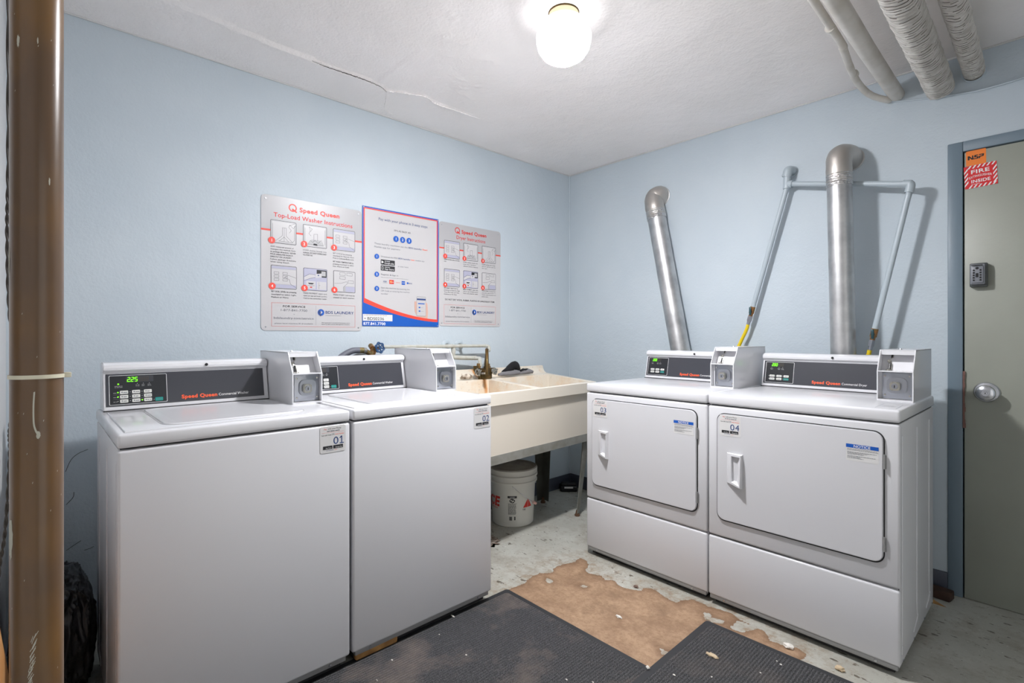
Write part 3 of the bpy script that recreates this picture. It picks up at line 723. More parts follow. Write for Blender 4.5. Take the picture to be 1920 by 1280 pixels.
# ============================================================ POSTERS
def speedq(g, cx, z, w_, m=REDL):
    r = w_*.075
    g.ring(cx-w_/2+r, z+r*.75, r, r*.28, m, 1, 24); g.line([(cx-w_/2+r*.9, z+r*.5), (cx-w_/2+r*2.0, z-r*.3)], r*.35, m)
    g.line([(cx-w_/2+r, z+r*.3), (cx-w_/2+r, z-r*.25)], r*.25, m)
    g.text('Speed Queen', cx-w_/2+r*2.7, z, r*1.15, m, w=w_-r*2.8, bold=.05)
def pic(g, x, z, w_, h_, kind):
    g.rrect(x, z, x+w_, z+h_, .006, BLK, 1).rrect(x+.0018, z+.0018, x+w_-.0018, z+h_-.0018, .005, POSTERG if kind != 5 else LAV, 2)
    T = .0011
    def X(a): return x+a*w_
    def Z(a): return z+a*h_
    def ln(*p): g.line([(X(a), Z(b_)) for a, b_ in p], T, BLK, 4)
    def pg(m, *p): g.poly([(X(a), Z(b_)) for a, b_ in p], m, 3)
    if kind == 1:
        pg(POSTER, (.06, .06), (.94, .06), (.94, .94), (.06, .94)); ln((.08, .85), (.08, .15)); ln((.92, .85), (.92, .2), (.85, .1), (.3, .1))
        ln((.2, .1), (.45, .35), (.45, .7), (.6, .7), (.6, .35), (.85, .1)); ln((.33, .1), (.52, .3), (.7, .1)); ln((.52, .7), (.52, .1)); ln((.7, .75), (.8, .62), (.72, .5)); ln((.72, .82), (.95, .95)); ln((.7, .75), (.74, .86), (.88, .72), (.97, .86))
    elif kind == 2:
        pg(POSTER, (.06, .06), (.94, .06), (.94, .94), (.06, .94)); pg(POSTERG, (.2, .1), (.85, .1), (.7, .35), (.35, .35)); ln((.08, .85), (.08, .15)); ln((.92, .85), (.92, .15))
        ln((.45, .3), (.45, .6), (.6, .62), (.6, .3)); ln((.2, .12), (.3, .3), (.4, .22), (.5, .33), (.62, .2), (.75, .35), (.85, .12), (.2, .12)); ln((.25, .9), (.3, .75), (.24, .6), (.33, .5)); ln((.25, .9), (.38, .82), (.3, .68))
        pg(BLK, (.42, .1), (.6, .09), (.58, .17), (.44, .18))
    elif kind in (3, 4):
        pg(POSTER, (.03, .2), (.97, .2), (.97, .84), (.03, .84)); pg(LAV, (.03, .86), (.97, .86), (.97, .96), (.03, .96)); pg(LAV, (.03, .04), (.97, .04), (.97, .18), (.03, .18))
        for r in (.62, .48, .34):
            for c_ in (.12, .45): ln((c_, r), (c_+.18, r), (c_+.18, r+.09), (c_, r+.09), (c_, r))
        pg(POSTER, (.97, .08), (.97, .5), (.72, .62), (.55, .5), (.7, .42), (.78, .2)); ln((.97, .08), (.75, .22), (.7, .42), (.52, .5), (.66, .6), (.97, .5))
    elif kind == 5:
        pg(BLK, (.55, .62), (.97, .62), (.97, .95), (.55, .95)); pg(POSTERG, (.75, .68), (.93, .68), (.93, .9), (.75, .9)); pg(POSTER, (.5, .58), (.76, .62), (.76, .8), (.5, .76)); g.disc(X(.62), Z(.7), .0035, NAVY, 4, 12)
        pg(POSTER, (.03, .45), (.3, .56), (.5, .62), (.45, .72), (.25, .72), (.03, .58)); ln((.03, .42), (.3, .55), (.5, .6)); ln((.03, .6), (.25, .74), (.5, .72))
        pg(POSTER, (.12, .08), (.5, .08), (.5, .42), (.12, .42)); pg(BLK, (.18, .34), (.44, .34), (.38, .28), (.24, .28)); ln((.16, .22), (.46, .22)); pg(RED, (.27, .12), (.36, .12), (.36, .17), (.27, .17))
        pg(POSTER, (.56, .06), (.96, .06), (.96, .42), (.56, .42)); ln((.64, .4), (.64, .08)); ln((.64, .25), (.7, .25))
    else:
        pg(POSTER, (.03, .3), (.97, .3), (.97, .97), (.03, .97)); pg(LAV, (.55, .04), (.97, .04), (.97, .28), (.55, .28))
        for a, b_ in ((.28, .8), (.6, .8), (.28, .62), (.66, .45)): ln((a, b_), (a+.25, b_), (a+.25, b_+.12), (a, b_+.12), (a, b_))
        pg(POSTER, (.05, .04), (.45, .04), (.45, .25), (.62, .42), (.6, .5), (.35, .42), (.05, .4)); ln((.05, .4), (.35, .42), (.6, .52), (.63, .43), (.45, .25), (.45, .06))
def badge(g, x, z, n, r, m): g.disc(x, z, r, m, 5, 20); g.text(n, x, z-r*.42, r*.9, WPRINT, al='c', bold=.02, lay=6)
def para(g, x, z, lines_, h_, m=BLK, dz=None, wmax=None):
    dz = dz or h_*1.75
    for i, (s_, bd) in enumerate(lines_): g.text(s_, x, z-h_-i*dz, h_, m, bold=.02 if bd else 0, w=min(len(s_)*h_*.70, wmax or 9))
def panel(g, W_, H_, r, m):
    g.prism(rr(0, 0, W_, H_, r), 0.001, .003, m, 'x')
def service_box(g, x0, z0, x1, z1, xm):
    g.frame(x0, z0, x1, z1, .001, REDL, 1).rect(xm, z0+.008, xm+.0008, z1-.008, GRYT, 1)
    c = (x0+xm)/2
    g.text('FOR SERVICE', c, z1-.021, .010, BLK, al='c', bold=.015, w=.110); g.text('1-877-841-7700', c, z1-.041, .0115, GRYT, al='c', w=.13)
    g.text('or', c, z1-.058, .006, GRYT, al='c'); g.text('bdslaundry.com/service', c, z1-.08, .011, GRYT, al='c', w=xm-x0-.022); g.text('please have machine ID # available', c, z0+.012, .0065, GRYT, al='c', w=xm-x0-.03)
    lx = xm+.027; g.disc(lx, z1-.042, .0175, BLUE, 1, 28).poly([(lx-.0175, z1-.042), (lx-.004, z1-.062), (lx+.004, z1-.058), (lx-.003, z1-.038), (lx-.01, z1-.028)], NAVY, 2).poly([(lx, z1-.032), (lx+.008, z1-.042), (lx-.002, z1-.05)], POSTER, 3)
    g.text('BDS LAUNDRY', xm+.051, z1-.047, .0145, NAVY, w=x1-xm-.060, bold=.025); g.text('Commercial Solutions', xm+.051, z1-.058, .004, GRYT, w=(x1-xm)*.4)
    g.text('This equipment is owned and the laundry area is', (xm+x1)/2, z0+.02, .0042, BLK, al='c', w=(x1-xm)*.72, bold=.02); g.text('leased by BDS Laundry Management Company.', (xm+x1)/2, z0+.0115, .0042, BLK, al='c', w=(x1-xm)*.72, bold=.02)
def nails(g, pts):
    for y, z in pts: g.lathe([(.004, 0), (.0035, .0018), (0, .0022)], LOCKST, (.003, y, z), (1, 0, 0), 10)
# washer instructions
W_, H_ = .521, .665
g = G(); panel(g, W_, H_, .02, POSTER); g.fr((.003, 0, 0), (0, 1, 0), (0, 0, 1), .0004)
g.poly([(0.0, .498), (W_, .498), (W_, H_-.02), (W_-.006, H_-.006), (W_-.02, H_), (.02, H_), (.006, H_-.006), (0, H_-.02)], POSTERG, 0).rect(0, .489, W_, .498, REDL, 1)
speedq(g, .262, .604, .265); g.text('Top-Load Washer Instructions', .262, .562, .022, RED, w=.408, al='c', bold=.025)
for i, x in enumerate((.043, .200, .357)):
    pic(g, x, .432, .124, .114, i+1); pic(g, x+.002, .208, .124, .115, i+4)
    badge(g, x+.006, .444, '123'[i], .0165, REDL); badge(g, x+.008, .219, '456'[i], .0165, REDL)
para(g, .043, .418, [('ADD measured amount of', 0), ('detergent into washtub. Refer', 0), ('to package directions. NEVER', 1), ('POUR UNDILUTED BLEACH', 1), ('DIRECTLY ON LAUNDRY.', 1), ('Follow package directions', 0), ('when using bleach.', 0)], .0072, dz=.0125, wmax=.122)
para(g, .200, .418, [('LOAD clothes loosely into', 0), ('washtub. DO NOT OVERLOAD!', 1), ('CLOSE lid.', 1)], .0072, dz=.0125, wmax=.122)
para(g, .357, .418, [('SET CYCLE by pressing', 0), ('touchpad for Normal, Perm', 0), ('Press or Delicates/Bulky cycle.', 0)], .0072, dz=.0125, wmax=.118)
para(g, .357, .374, [('SET WASH TEMPERATURE by', 1), ('pressing touchpad to select', 0), ('Hot, Warm or Cold.', 0)], .0072, dz=.0125, wmax=.118)
para(g, .047, .197, [('SET SOIL LEVEL by pressing', 1), ('touchpad to select Light,', 0), ('Medium or Heavy.', 0)], .0075, dz=.014, wmax=.12)
para(g, .203, .197, [('MAKE PAYMENT. Insert card,', 0), ('coins or tap and hold Laundry', 0), ('Card to the contactless reader.', 0)], .0072, dz=.013, wmax=.122)
para(g, .359, .197, [('PRESS START. Lid must be', 0), ('closed to start washer.', 0)], .0075, dz=.014, wmax=.12)
service_box(g, .048, .021, .482, .138, .266); nails(g, [(.02, H_-.02), (W_-.02, H_-.02), (.022, .018), (W_-.02, .018)])
o = obj('instruction_sign', g); o.location = (0, -2.274, 1.205)
tag(o, 'white metal sign with red heading giving top-load washer instructions, left of the three wall signs', 'sign')
# payment poster
W_, H_ = .507, .669
g = G(); panel(g, W_, H_, .002, POSTER); g.fr((.003, 0, 0), (0, 1, 0), (0, 0, 1), .0004)
t1, t2 = .0075, .0065
g.rect(0, 0, t1, H_, BLUE, 1).rect(W_-t1, .03, W_, H_, BLUE, 1).rect(0, H_-t1, W_, H_, BLUE, 1)
g.rect(t1, .13, t1+t2, H_-t1, REDL, 2).rect(W_-t1-t2, .03, W_-t1, H_-t1, REDL, 2).rect(t1, H_-t1-t2, W_-t1, H_-t1, REDL, 2)
def swoosh(x0, z0, x1, z1, k, n=14):
    return [(x0+(x1-x0)*i/n, z1+(z0-z1)*(1-i/n)**k) for i in range(n+1)]
a = swoosh(t1, .158, W_-t1, .046, 1.75); c_ = swoosh(t1, .131, W_-t1, .030, 1.75)
for i in range(len(a)-1): g.poly([c_[i], c_[i+1], a[i+1], a[i]], REDL, 2); g.poly([(c_[i][0], 0), (c_[i+1][0], 0), c_[i+1], c_[i]], BLUE, 1)
g.rect(W_-t1, 0, W_, .03, BLUE, 1)
g.text('Pay with your phone in 3 easy steps', .262, .603, .0155, NAVY, w=.326, al='c'); g.text("IT'S AS EASY AS", .252, .552, .010, BLK, w=.108, al='c', bold=.01)
for i in range(3): badge(g, .209+i*.0435, .509, '123'[i], .0175, BLUE)
g.text('These laundry machines use the', .072, .464, .0095, GRYT, w=.215); g.text('BDS Laundry', .294, .464, .0095, NAVY, w=.09, bold=.02); g.text('Start', .390, .464, .0095, ORANGE, w=.036, bold=.02)
g.text('Mobile app for payment', .072, .445, .0095, GRYT, w=.165)
for n_, z in (('1', .395), ('2', .294), ('3', .213)): badge(g, .087, z, n_, .0145, BLUE)
g.text('Download the FREE', .114, .394, .008, GRYT, w=.108); g.text('BDS Laundry', .226, .394, .008, NAVY, w=.08, bold=.02); g.text('Start', .310, .394, .008, ORANGE, bold=.02, w=.026); g.text('mobile app', .341, .394, .008, GRYT, w=.062)
for z, s_, q_ in ((.352, 'Google play', 0), (.318, 'App Store', 1)):
    g.rrect(.112, z, .202, z+.029, .003, BLK, 1); g.text(s_, .136, z+.006, .009, WPRINT, w=.06, lay=2)
    if q_: g.frame(.118, z+.006, .129, z+.023, .0015, WPRINT, 2)
    else: g.poly([(.117, z+.006), (.131, z+.0145), (.117, z+.023)], WPRINT, 2)
    g.scrib(.137, .17, z+.019, .004, WPRINT, 2)
g.text('or scan here:', .221, .347, .009, GRYT, w=.072)
g.text('Register & Sign in', .114, .292, .009, GRYT, w=.110); g.scrib(.114, .292, .277, .005, GPRINT)
g.text('VISA', .138, .252, .009, NAVY, al='c', bold=.03, shear=.2).rect(.125, .247, .153, .249, GPRINT, 1).rrect(.166, .245, .196, .268, .002, RED, 1).disc(.177, .257, .007, SORANGE, 2, 14).scrib(.169, .193, .2545, .0035, WPRINT, 3)
g.text('DISCOVER', .224, .253, .0055, ORANGE, al='c', w=.028).rect(.247, .245, .269, .267, BLUE, 1).text('AMEX', .258, .254, .005, WPRINT, al='c', w=.018, lay=2).disc(.287, .257, .006, BLUE, 1, 12).text('BDS', .306, .253, .007, NAVY, al='c', w=.022, bold=.03)
for i, s_ in enumerate(('Start the machine by scanning the', 'QR Code or entering the machine', 'number')): g.text(s_, .114, .216-i*.017, .0085, GRYT, w=(.186, .186, .045)[i])
# printed hand holding a phone
g.poly([(.350, .0655), (.372, .050), (.408, .036), (.424, .044), (.430, .09), (.424, .13), (.410, .15), (.345, .15), (.334, .12), (.336, .09)], SKIN, 1)
g.rrect(.348, .062, .414, .182, .006, GPRINT, 2).rrect(.350, .066, .412, .178, .004, POSTER, 3).rect(.350, .160, .412, .170, NAVY, 4).rect(.358, .136, .404, .142, BLUE, 4)
for z in (.112, .09): g.rect(.362, z, .374, z+.008, BLUE, 4).scrib(.378, .396, z+.002, .003, GPRINT, 4)
g.poly([(.332, .15), (.343, .152), (.348, .13), (.346, .10), (.336, .10)], SKIN, 5).poly([(.412, .15), (.424, .14), (.426, .11), (.414, .11)], SKIN, 5)
g.rect(.003, .029, .186, .066, STICK, 3).scrib(.008, .15, .058, .005, GPRINT, 4).text('• BDS0236', .012, .034, .0165, BLK, w=.12, bold=.01, lay=4)
g.text('877.841.7700', .006, .006, .0155, WPRINT, w=.135, bold=.03, lay=3)
nails(g, [(.009, H_-.006), (W_-.006, H_-.006), (W_-.008, .008)])
o = obj('payment_poster', g); o.location = (0, -1.750, 1.234)
tag(o, 'blue and red bordered poster on paying by phone, middle of the three wall signs', 'poster')
# dryer instructions
W_, H_ = .51, .655
g = G(); panel(g, W_, H_, .02, POSTER); g.fr((.003, 0, 0), (0, 1, 0), (0, 0, 1), .0004)
g.poly([(0.0, .494), (W_, .494), (W_, H_-.02), (W_-.006, H_-.006), (W_-.02, H_), (.02, H_), (.006, H_-.006), (0, H_-.02)], POSTERG, 0).rect(0, .486, W_, .494, REDL, 1)
speedq(g, .252, .600, .262, RED); g.text('Dryer Instructions', .253, .560, .023, RED, w=.238, al='c', bold=.01)
for i, x in enumerate((.037, .188, .343)):
    pic(g, x, .430, .122, .111, (4, 2, 1)[i]); pic(g, x, .250, .122, .112, i+4)
    badge(g, x+.008, .440, '123'[i], .0155, REDL); badge(g, x+.008, .260, '456'[i], .0155, REDL)
for x, z, ls in ((.037, .424, ('CLEAN lint filter before and after', 'use.')), (.188, .420, ('LOAD clothes loosely into', 'dryer drum. Add fabric', 'softener sheets if desired.')), (.343, .420, ('CLOSE loading door. Dryer', 'will not operate with the', 'door open.')),
                 (.037, .243, ('SET FABRIC SELECTION by', 'pressing touchpad for High', 'Temp, Med Temp, Low Temp,', 'Delicates or No Heat.')), (.188, .243, ('MAKE PAYMENT. Insert card,', 'coins or tap and hold Laundry', 'Card to the contactless reader.')), (.343, .243, ('PRESS START. To stop dryer', 'at any time, open the door. To', 'restart, close the door and', 'press start.'))):
    para(g, x, z, [(s_, i == 0) for i, s_ in enumerate(ls)], .0068, dz=.0128, wmax=.122)
g.text('DO NOT DRY WOOL, RUBBER, PLASTICS OR LARGE BULKY ITEMS', .25, .163, .0105, BLK, w=.41, al='c', bold=.01)
service_box(g, .036, .015, .463, .135, .251); nails(g, [(.02, H_-.02), (W_-.02, H_-.02), (.02, .018), (W_-.02, .018)])
o = obj('instruction_sign', g); o.location = (0, -1.239, 1.241)
tag(o, 'white metal sign with red heading giving dryer instructions, right of the three wall signs', 'sign')

# ============================================================ VENT DUCTS AND GAS PIPES
def vent(name, top, bot, r, label, yw=0):
    t = empty(name, (top[0], 0, top[2])); tag(t, label, 'vent pipe', 'dryer vent pipes on the back wall')
    T = Vector(top)-Vector((top[0], 0, top[2])); Bt = Vector(bot)-Vector((top[0], 0, top[2])); ax = (T-Bt).normalized()
    g = G(); s = T-ax*.085
    n = 26; g.tube([Bt+(s-Bt)*i/n for i in range(n+1)], [r*(1+.006*math.sin(i*1.7)) for i in range(n+1)], GALV, 40)
    g.tube([Bt+(s-Bt)*i/n+Vector((0, -r*.0, 0)) for i in range(1)]+[Bt+Vector((0, 0, .001))], r*1.0, GALV, 40) if False else None
    obj('pipe', g, t)
    # elbow swinging back into the wall
    g = G(); C0 = T; e = []
    cz = Vector((0, 0, 0))
    a0 = T-ax*.09; P = cr([a0, T-ax*.02, T+ax*.035+Vector((0, .018, 0)), Vector((.012, T.y*.45, T.z+.055)), Vector((.014, .0, T.z+.052))], 5)
    R_ = [r*1.035*(1+(.018 if i % 4 == 0 else 0)) for i in range(len(P))]
    g.tube(P, R_, ELBOW, 36); obj('elbow', g, t)
    g = G(); m = 18; zt = .02
    g.tube([T-ax*(.115-.06*i/m) for i in range(m+1)], [r*1.055*(1+.02*math.sin(i*2.3)) for i in range(m+1)], FOIL, 36); obj('foil_tape', g, t)
    g = G(); g.lathe([(r*1.12, 0), (r*1.12, .004), (r, .006)], GALV, (.014, -.001, T.z+.052), (0, -1, 0), 32); obj('wall_collar', g, t)
    return t
vent('dryer_vent_pipe', (.795, -.066, 2.062), (1.14, -.085, .35), .059, 'leaning galvanised vent pipe with taped elbow, rising behind dryer 03')
vent('dryer_vent_pipe', (1.884, -.155, 2.03), (1.917, -.155, .35), .0535, 'upright galvanised vent pipe with taped elbow, rising behind dryer 04')
t = empty('gas_pipe', (1.61, 0, 2.08)); tag(t, 'pale blue painted gas pipe branching to two valves above the dryers', 'gas pipe')
def R3(*p): return tuple(a-b_ for a, b_ in zip(p, (1.61, 0, 2.08)))
g = G()
EL = R3(1.615, -.05, 2.082); TE = R3(1.609, -.05, 2.012); RE = R3(2.160, -.105, 1.878)
g.tube(cr([R3(1.622, .0, 2.086), R3(1.622, -.03, 2.088), EL, R3(1.610, -.05, 2.05)], 4), .023, PIPEB, 16)
g.tube([R3(1.612, -.05, 2.058), R3(1.609, -.05, 1.985)], .019, PIPEB, 16); g.tube([R3(1.609, -.05, 2.066), R3(1.609, -.05, 2.056)], .024, PIPEB, 16)
g.lathe([(.03, 0), (.03, .004), (.024, .008)], PIPEB, R3(1.622, -.001, 2.086), (0, -1, 0), 20)
obj('tee', g, t)
g = G(); g.tube([TE, R3(1.64, -.053, 2.003)], .0195, PIPEB, 16).tube([TE, RE], .0135, PIPEB, 16)
obj('cross_pipe', g, t)
g = G(); g.tube([RE, R3(2.13, -.102, 1.886)], .0185, PIPEB, 16).tube(cr([R3(2.135, -.102, 1.885), R3(2.157, -.105, 1.876), R3(2.152, -.106, 1.84)], 5), .0185, PIPEB, 16); obj('elbow', g, t)
for a, b_, nm in ((R3(1.609, -.05, 1.99), R3(1.427, -.05, 1.336), 0), (R3(2.153, -.105, 1.845), R3(2.021, -.11, 1.203), 1)):
    g = G(); g.tube([a, b_], .013, PIPEB, 16); obj('drop_pipe', g, t)
    A = Vector(a); B = Vector(b_); ax = (B-A).normalized()
    g = G(); g.tube([B-ax*.01, B+ax*.03], .015, BRASSV, 8).tube([B+ax*.03, B+ax*.045], .011, BRASSV, 12); v = obj('gas_valve', g, t)
    g = G(); c = B+ax*.018; g.lathe([(.008, 0), (.008, .02)], TEALM, c, (0, -1, 0), 12); g.box(c.x-.006, c.x+.006, c.y-.026, c.y-.018, c.z-.022, c.z+.025, TEALM, .003); obj('valve_handle', g, v)
    g = G(); c = B+ax*.045; g.tube([c, c+ax*.03], .014, LOCKST, 6).tube([c+ax*.03, c+ax*.05], .010, LOCKST, 12); obj('flare_fitting', g, t)
    e = c+ax*.045
    g = G(); g.tube(cr([e, e+ax*.03+Vector((-.004, 0, -.01)), e+Vector((-.045, .0, -.11)), e+Vector((-.075, -.005, -.19)), e+Vector((-.08, -.01, -.3))], 6), .0095, YELLOW, 12); obj('flexible_hose', g, t)

# ============================================================ OVERHEAD PIPES
g = G(); g.tube([(2.088, .02, 2.347), (2.095, -.6, 2.335), (2.11, -1.4, 2.325), (2.12, YF, 2.31)], .031, PIPEW, 24)
o = obj('overhead_pipe', g); tag(o, 'thick smooth off-white pipe running under the ceiling, beside the thin crooked one', 'pipe')
g = G(); P = cr([(2.062, .01, 2.335), (2.05, -.04, 2.325), (2.0, -.12, 2.345), (1.985, -.3, 2.365), (2.015, -.6, 2.37), (2.02, -.63, 2.372), (2.03, -1.0, 2.372), (2.045, -1.6, 2.37), (2.05, YF, 2.37)], 8)
g.tube(P, [.0145+.0012*noise.noise(Vector((i*.9, 0, 0))) for i in range(len(P))], PIPEW, 14)
for y, x in ((-.33, 1.989), (-.8, 2.022), (-1.25, 2.036)): g.tube([(x, y-.008, 2.37), (x, y+.008, 2.37)], .0185, PIPEW, 12)
o = obj('overhead_pipe', g); tag(o, 'thin crooked off-white conduit under the ceiling, leftmost of the overhead pipes', 'pipe')
def duct(x0, z0, x1, z1, r, label, seed):
    g = G(); rnd = random.Random(seed); pts = []; R_ = []; y = .01; b = bmesh.new(); rings = []
    L_ = 3.1; i = 0
    prof = [(0, -.11), (.1, -.11), (.22, .01), (.5, .06), (.84, .06), (.93, .0)]
    ph = [rnd.random()*9 for _ in range(6)]
    while y > -2.2:
        p_ = rnd.uniform(.013, .024)
        for a, rr_ in prof:
            yy = y-p_*a; t_ = -yy/L_; cx = x0+(x1-x0)*t_; cz = z0+(z1-z0)*t_; ring = []
            for k in range(30):
                an = 2*PI*k/30; n = noise.noise(Vector((math.cos(an)*2.4+seed, math.sin(an)*2.4, yy*30)))
                n2 = noise.noise(Vector((math.cos(an)*1.3+seed, math.sin(an)*1.3, yy*6)))
                rad = r*(1+rr_*(1+.5*n)+.05*n+.05*n2); tilt = .007*math.cos(an+.6)+.006*n2
                ring.append(b.verts.new((cx+rad*math.cos(an), min(.012, yy+tilt), cz+rad*math.sin(an))))
            rings.append(ring)
        y -= p_
    dk = []
    for q_, (A, B) in enumerate(zip(rings, rings[1:])):
        for k in range(30):
            f_ = b.faces.new((A[k], A[(k+1) % 30], B[(k+1) % 30], B[k]))
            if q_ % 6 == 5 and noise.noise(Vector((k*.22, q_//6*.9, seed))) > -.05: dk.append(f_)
    b.faces.new(rings[0]); b.faces.new(rings[-1][::-1])
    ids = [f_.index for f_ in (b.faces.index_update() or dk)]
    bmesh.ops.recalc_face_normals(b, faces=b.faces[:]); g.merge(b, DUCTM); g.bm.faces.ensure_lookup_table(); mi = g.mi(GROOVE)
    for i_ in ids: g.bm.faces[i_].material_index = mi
    o = obj('flexible_duct', g, None, 50); tag(o, label, 'duct', 'corrugated ducts under the ceiling'); return o
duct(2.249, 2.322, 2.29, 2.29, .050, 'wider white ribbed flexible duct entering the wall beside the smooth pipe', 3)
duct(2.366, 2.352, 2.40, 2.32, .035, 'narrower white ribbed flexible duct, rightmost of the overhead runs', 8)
g = G(); g.lathe([(.04, 0), (.04, .006), (.036, .012)], WALL, (2.366, -.001, 2.345), (0, -1, 0), 24)
g.tube(cr([(2.066, -.006, 2.322), (2.12, -.006, 2.306), (2.2, -.006, 2.290), (2.3, -.006, 2.272), (2.4, -.006, 2.262), (2.56, -.006, 2.27), (2.9, -.006, 2.31), (XR, -.006, 2.36)], 5), .0035, WALL, 8)
o = obj('painted_cable', g); tag(o, 'thin painted-over cable tacked along the wall below the ducts', 'cable')

# ============================================================ UTILITY SINK
t = empty('utility_sink', (.35, -.95, 0)); tag(t, 'cream plastic double-basin laundry sink on grey metal legs in the corner', 'sink')
O = Vector((.35, -.95, 0))
FL, FR_, BL, BR = Vector((.685, -1.50)), Vector((.607, -.44)), Vector((.02, -1.52)), Vector((.02, -.345))
def sk(s, u, z):
    a = FL.lerp(FR_, s); b_ = BL.lerp(BR, s); p_ = a.lerp(b_, u); return Vector((p_.x, p_.y, z))-O
def dz(u): return .885+.028*u
nt = TUB.node_tree; N = nt.nodes; L = nt.links; p = N['Principled BSDF']; tc = node('ShaderNodeTexCoord')
sx = node('ShaderNodeSeparateXYZ'); L.new(tc.outputs['Object'], sx.inputs[0])
dist = mth('ABSOLUTE', mth('ADD', mth('SUBTRACT', sx.outputs['Y'], -.045), mth('MULTIPLY', mth('SUBTRACT', noi(14, 4), .5), .05)))
near = rng(dist, .004, .022, 1, 0)
near = mth('MULTIPLY', near, rng(sx.outputs['X'], -.10, -.20, 0, 1))
near = mth('MULTIPLY', near, rng(sx.outputs['Z'], .60, .84, .4, 1))
grime = mth('MULTIPLY', rng(noi(7, 8, .7), .48, .66), rng(sx.outputs['X'], .24, .16, 0, .6))
col = mixc(grime, (222, 214, 200), (214, 180, 138))
col = mixc(mth('MULTIPLY', rng(noi(55, 6, .7), .6, .7), rng(sx.outputs['X'], .24, .16, 0, .7)), col, (150, 118, 84))
L.new(mixc(near, col, (196, 132, 62)), p.inputs['Base Color'])
b = bmesh.new()
S_ = [0, .035, .475, .515, .965, 1]; U_ = [0, .06, .78, .9]
V = {(i, j): b.verts.new(sk(s, u, dz(u)-(.004 if i in (2, 3) and 0 < j < 3 else 0))) for i, s in enumerate(S_) for j, u in enumerate(U_)}
holes = {(1, 1), (3, 1)}
for i in range(5):
    for j in range(3):
        if (i, j) not in holes: b.faces.new((V[i, j], V[i+1, j], V[i+1, j+1], V[i, j+1]))
for (i, j) in holes:
    s0, s1, u0, u1 = S_[i], S_[i+1], U_[j], U_[j+1]; zb = .59
    q = [b.verts.new(sk(s, u, zb)) for s, u in ((s0+.03, u0+.07), (s1-.03, u0+.07), (s1-.03, u1-.08), (s0+.03, u1-.08))]
    tq = [V[i, j], V[i+1, j], V[i+1, j+1], V[i, j+1]]
    for k in range(4): b.faces.new((tq[k], tq[(k+1) % 4], q[(k+1) % 4], q[k]))
    b.faces.new(q)
# outer lip
lo = {}
ringk = [(i, 0) for i in range(6)]+[(5, j) for j in (1, 2, 3)]+[(i, 3) for i in (4, 3, 2, 1, 0)]+[(0, j) for j in (2, 1)]
def off(i, j, dd):
    s, u = S_[i], U_[j]
    if i == 0: s += dd/1.06
    if i == 5: s -= dd/1.06
    if j == 0: u += dd/.6
    if j == 3: u -= dd/.6*.3
    return s, u
lv = []
for dd, z in ((0, -.066), (.022, -.066), (.03, .552-.885), ):
    row = []
    for (i, j) in ringk:
        s, u = off(i, j, dd); row.append(b.verts.new(sk(s, u, (dz(u)+z) if z > -.2 else .552)))
    lv.append(row)
top = [V[k] for k in ringk]
for A, B in zip([top]+lv, lv):
    n = len(A)
    for k in range(n): b.faces.new((A[k], B[k], B[(k+1) % n], A[(k+1) % n]))
b.faces.new(lv[-1])
bmesh.ops.recalc_face_normals(b, faces=b.faces[:])
g = G(); g.merge(b, TUB); o = obj('basin', g, t, 40)
md = o.modifiers.new('bevel', 'BEVEL'); md.width = .007; md.segments = 3; md.limit_method = 'ANGLE'; md.angle_limit = math.radians(40)
b = bmesh.new(); pr = [(.89, dz(.89)), (.915, .917), (.94, .928), (.957, .945), (.965, .962), (.995, .962), (.995, .85), (.89, .85)]
rows = [[b.verts.new(sk(s, u, z)) for u, z in pr] for s in (0, .5, 1)]
for A, B in zip(rows, rows[1:]):
    for k in range(len(pr)): b.faces.new((A[k], A[(k+1) % len(pr)], B[(k+1) % len(pr)], B[k]))
b.faces.new(rows[0]); b.faces.new(rows[-1][::-1]); bmesh.ops.recalc_face_normals(b, faces=b.faces[:])
g = G(); g.merge(b, TUB); obj('backsplash', g, t, 50)
g = G()
def rail(s0, u0, s1, u1):
    A, B = sk(s0, u0, 0), sk(s1, u1, 0); dv = (B-A).normalized(); n = Vector((-dv.y, dv.x, 0))*.002
    P_ = []
    for z in (.508, .556):
        for q in (A-n, B-n, B+n, A+n): P_.append((q.x, q.y, z))
    g.raw(P_, [(0, 1, 2, 3), (4, 5, 6, 7), (0, 1, 5, 4), (1, 2, 6, 5), (2, 3, 7, 6), (3, 0, 4, 7)], FRAMEG)
rail(.03, .05, .97, .05); rail(.97, .05, .97, .88); rail(.03, .88, .97, .88); rail(.03, .05, .03, .88)
obj('leg_frame', g, t)
for s, u, m, ss, uu, w1, w2 in ((.965, .055, FRAMEG, .955, .20, .06, .026), (.035, .055, FRAMEG, .045, .20, .06, .026), (.955, .86, LEGD, .93, .80, .10, .062), (.035, .86, LEGD, .05, .80, .10, .062)):
    A = sk(s, u, .55); F0 = sk(ss, uu, .02); fs = -1 if s > .5 else 1; fu = 1 if u < .5 else -1
    g = G(); e1 = (sk(s+.06*fs, u, 0)-sk(s, u, 0)).normalized(); e2 = (sk(s, u+.1*fu, 0)-sk(s, u, 0)).normalized(); th = .003
    for e, o2 in ((e1, e2), (e2, e1)):
        Q = [A, A+e*w1, F0+e*w2, F0]; V_ = [tuple(q) for q in Q]+[tuple(q+o2*th) for q in Q]
        g.raw(V_, [(0, 1, 2, 3), (4, 5, 6, 7), (0, 1, 5, 4), (1, 2, 6, 5), (2, 3, 7, 6), (3, 0, 4, 7)], m)
    lg = obj('leg', g, t)
    g = G(); c = F0+(e1+e2)*.012; g.lathe([(.0, -.02), (.017, -.02), (.018, -.012), (.012, -.006), (.007, .018)], RUST, c, (0, 0, 1), 12); obj('foot', g, lg)
